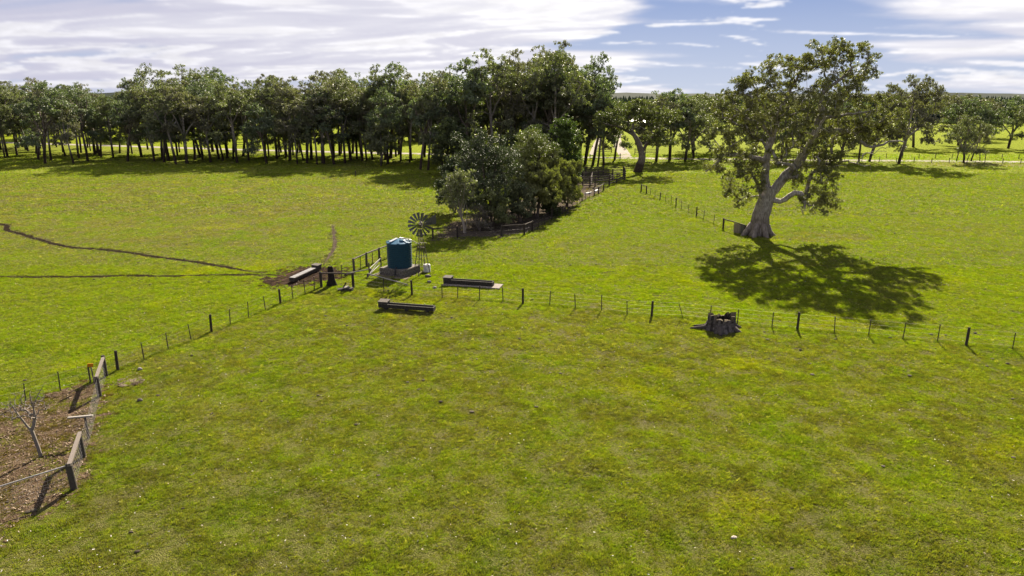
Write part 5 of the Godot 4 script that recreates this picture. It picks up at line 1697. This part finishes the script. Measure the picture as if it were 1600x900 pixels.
func _ready() -> void:
	R.seed = 20240817
	for q in [[n_wide, 0.035, 1, 3], [n_mid, 0.28, 2, 3], [n_fine, 0.75, 3, 3], [n_sky, 0.06, 4, 4], [n_streak, 0.055, 5, 6]]:
		q[0].noise_type = FastNoiseLite.TYPE_SIMPLEX_SMOOTH
		q[0].frequency = q[1]
		q[0].seed = q[2] * 77
		q[0].fractal_octaves = q[3]

	# camera
	var cam := Camera3D.new()
	cam.name = "camera"
	cam.position = Vector3(0, 14.0, 0)
	cam.rotation_degrees = Vector3(-15.4, 0, 0)
	cam.fov = 44.86
	cam.near = 0.2
	cam.far = 9000.0
	add_child(cam)
	cam.current = true

	# sky, exposure
	var sun_dir := Vector3(sin(deg_to_rad(SUN_AZ)) * cos(deg_to_rad(SUN_EL)), sin(deg_to_rad(SUN_EL)), -cos(deg_to_rad(SUN_AZ)) * cos(deg_to_rad(SUN_EL)))
	var env := Environment.new()
	env.background_mode = Environment.BG_SKY
	var sky := Sky.new()
	var pan := PanoramaSkyMaterial.new()
	pan.panorama = build_sky(sun_dir)
	pan.energy_multiplier = 0.238
	sky.sky_material = pan
	env.sky = sky
	env.tonemap_mode = Environment.TONE_MAPPER_LINEAR
	env.tonemap_exposure = 4.3
	env.sdfgi_enabled = true
	env.ssao_enabled = true
	env.ssil_enabled = true
	var we := WorldEnvironment.new()
	we.name = "environment"
	we.environment = env
	add_child(we)

	# sun: ahead and a little to the right, so that shadows run towards the camera
	var sun := DirectionalLight3D.new()
	sun.name = "sun"
	sun.light_energy = 1.6
	sun.light_color = Color(1.0, 0.95, 0.86)
	sun.light_angular_distance = 0.55
	sun.shadow_enabled = true
	add_child(sun)
	sun.look_at_from_position(sun_dir * 50.0, Vector3.ZERO, Vector3.UP)

	make_materials()
	mask.resize(MX * MZ)
	paint_poly(GARDEN_AREA, 3)
	paint_poly(SHRUB_BED, 4, 0.6)
	paint_poly(MUD, 2, 0.75)
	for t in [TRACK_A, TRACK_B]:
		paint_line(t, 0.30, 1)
	paint_line(TRACK_C, 0.26, 1)
	paint_poly([Vector2(-11.3, -54.3), Vector2(-8.6, -53.2), Vector2(-7.3, -56.0), Vector2(-10.0, -57.2)], 5, 0.1)
	paint_poly([Vector2(-5.5, -51.7), Vector2(-1.2, -50.7), Vector2(-0.6, -51.9), Vector2(-5.2, -53.0)], 5, 0.1)
	print("ground ", Time.get_ticks_msec())
	build_ground()
	var rut_shade_mud0 := Color(0.022, 0.018, 0.014)  # mud colour darkened to carry the shadow inside the ruts
	var rut_shade_mud1 := Color(0.050, 0.038, 0.028)
	strip("path", TRACK_A, 0.25, 0.022, rut_shade_mud0, rut_shade_mud1, M.soil, "narrow muddy cattle track with painted rut shade, curving in from the left", 0.7)
	strip("path", TRACK_B, 0.26, 0.022, rut_shade_mud0, rut_shade_mud1, M.soil, "narrow muddy cattle track with painted rut shade, running straight to the trough", 0.7)
	strip("path", TRACK_C, 0.17, 0.012, Color(0.07, 0.055, 0.04), Color(0.17, 0.135, 0.11), M.soil, "short worn track leading away behind the covered trough", 0.8)
	strip("path", TRACK_D, 0.09, 0.02, Color(0.06, 0.055, 0.03), Color(0.11, 0.10, 0.05), M.soil, "faint wheel mark running towards the great gum", 0.6)
	strip("path", TRACK_E, 0.10, 0.02, Color(0.06, 0.055, 0.03), Color(0.11, 0.10, 0.05), M.soil, "faint wheel mark beyond the right fence", 0.6)
	patch("mud", MUD, 0.13, 0.02, 0.05, Color(0.028, 0.020, 0.017), Color(0.085, 0.058, 0.046), M.soil, "trampled brown mud round the covered trough", 0.75)
	for q in [[Vector2(-19.4, -52.9), Vector2(-17.3, -57.9)], [Vector2(-18.6, -52.3), Vector2(-16.5, -57.4)]]:
		strip("path", [q[0], q[0].lerp(q[1], 0.5) + Vector2(0.1, 0), q[1]], 0.08, 0.045, Color(0.13, 0.085, 0.062), Color(0.20, 0.135, 0.10), M.soil, "reddish rut across the mud beside the covered trough")
	patch("litter_bed", GARDEN_AREA, 0.16, 0.012, 0.03, Color(0.110, 0.078, 0.052), Color(0.190, 0.140, 0.095), M.soil, "brown leaf litter and dead grass in the garden corner", 0.6)
	patch("litter_bed", SHRUB_BED, 0.22, 0.012, 0.03, Color(0.085, 0.068, 0.054), Color(0.185, 0.155, 0.125), M.soil, "brown leaf litter under the thicket of shrubs", 0.5)
	patch("burrow", [Vector2(-19.9, -32.3), Vector2(-19.0, -32.0), Vector2(-18.5, -32.7), Vector2(-19.2, -33.2), Vector2(-19.9, -33.0)], 0.1, 0.03, 0.10, Color(0.085, 0.065, 0.05), Color(0.30, 0.25, 0.19), M.soil, "scraped hollow of bare earth near the left fence", 0.15)
	patch("soak", [Vector2(-10.6, -49.9), Vector2(-9.6, -49.4), Vector2(-8.9, -49.3), Vector2(-9.4, -49.75), Vector2(-10.2, -50.1)], 0.1, 0.02, 0.05, Color(0.03, 0.026, 0.02), Color(0.05, 0.042, 0.03), M.soil, "dark wet hollow beneath the fence before the tank", 0.08)
	strip("road", ROAD, 2.1, 0.03, Color(0.27, 0.24, 0.215), Color(0.36, 0.325, 0.295), M.gravel, "pale gravel road crossing behind the trees", 0.1, false)
	strip("driveway", DRIVE, 1.5, 0.05, Color(0.24, 0.205, 0.17), Color(0.31, 0.27, 0.23), M.gravel, "pale sandy driveway running up beyond the road", 0.1, false)
	strip("driveway", DRIVE2, 0.8, 0.05, Color(0.23, 0.20, 0.165), Color(0.30, 0.26, 0.22), M.gravel, "narrower side track beyond the road", 0.1, false)
	build_far()
	print("trees ", Time.get_ticks_msec())
	build_trees()
	build_great_gum()
	print("shrubs ", Time.get_ticks_msec())
	build_shrubs()
	print("fences ", Time.get_ticks_msec())
	fence("wire_fence", "post and wire fence climbing from the garden to the corner frame", LEFT_FENCE, "SPdddPdddPdddS", [])
	fence("wire_fence", "long wire fence from the corner frame past the stump rightwards", RIGHT_FENCE, "SdPddddPddddPlddd" + "PddddPdP", [])
	fence("corner_frame", "dark timber frame of two posts and a rail at the fence corner", [LEFT_FENCE[13], RIGHT_FENCE[0]], "SS", [[0, 1]], 1.16, 0, Color(0.07, 0.06, 0.052))
	fence("rail_fence", "three post rail fence running up behind the water tank", TANK_FENCE, "dSdSdSS", [[1, 3], [3, 5], [5, 6]], 1.16, 3, Color(0.12, 0.105, 0.095))
	fence("wire_fence", "low dark rail frame and fence at the thicket's near edge", SHRUB_FENCE_NEAR, "S-S-SSS", [[0, 2], [4, 5], [5, 6]], 1.12, 3)
	fence("wire_fence", "post and wire fence along the thicket's right side to the stockyard", SHRUB_FENCE, "SddPddPddPddPSS", [[12, 13], [13, 14]])
	fence("wire_fence", "wire fence running from a small frame to the great gum", TREE_FENCE, "SSddPddPddPddS", [[0, 1]])
	fence("gate_frame", "dark post and top rail beside the corrugated sheet", [TREE_GATE[0], TREE_GATE[1], TREE_GATE[2]], "S-P", [[0, 2]], 1.12, 0)
	build_yards()
	build_tank()
	build_windmill()
	trough("long trough with metal cover plates standing in the mud", Vector2(-17.15, -52.7), Vector2(-16.15, -56.6), 0.52, 0.42, Color(0.13, 0.11, 0.10), 1.0, true)
	trough("open concrete trough on a pale slab beyond the right fence", Vector2(-5.2, -52.2), Vector2(-1.45, -51.25), 0.54, 0.44, Color(0.10, 0.093, 0.09), -1.0, false)
	trough("open concrete trough lying in the near paddock before the fence", Vector2(-8.92, -45.2), Vector2(-5.2, -44.5), 0.54, 0.40, Color(0.10, 0.095, 0.09), -1.0, false)
	var mbs := MB.new()
	var sa := Basis(Vector3.UP, -0.245)
	mbs.box(Vector3(-3.0, gh(-3, -51.75) + 0.02, -51.75), Vector3(4.5, 0.09, 1.25), sa, Color(0.40, 0.36, 0.33))
	structure("slab", mbs, M.concrete, "pale concrete slab under the trough beyond the fence")
	build_garden()
	build_stump()
	build_small()
	print("grass ", Time.get_ticks_msec())
	build_grass()
	print("done ", Time.get_ticks_msec())
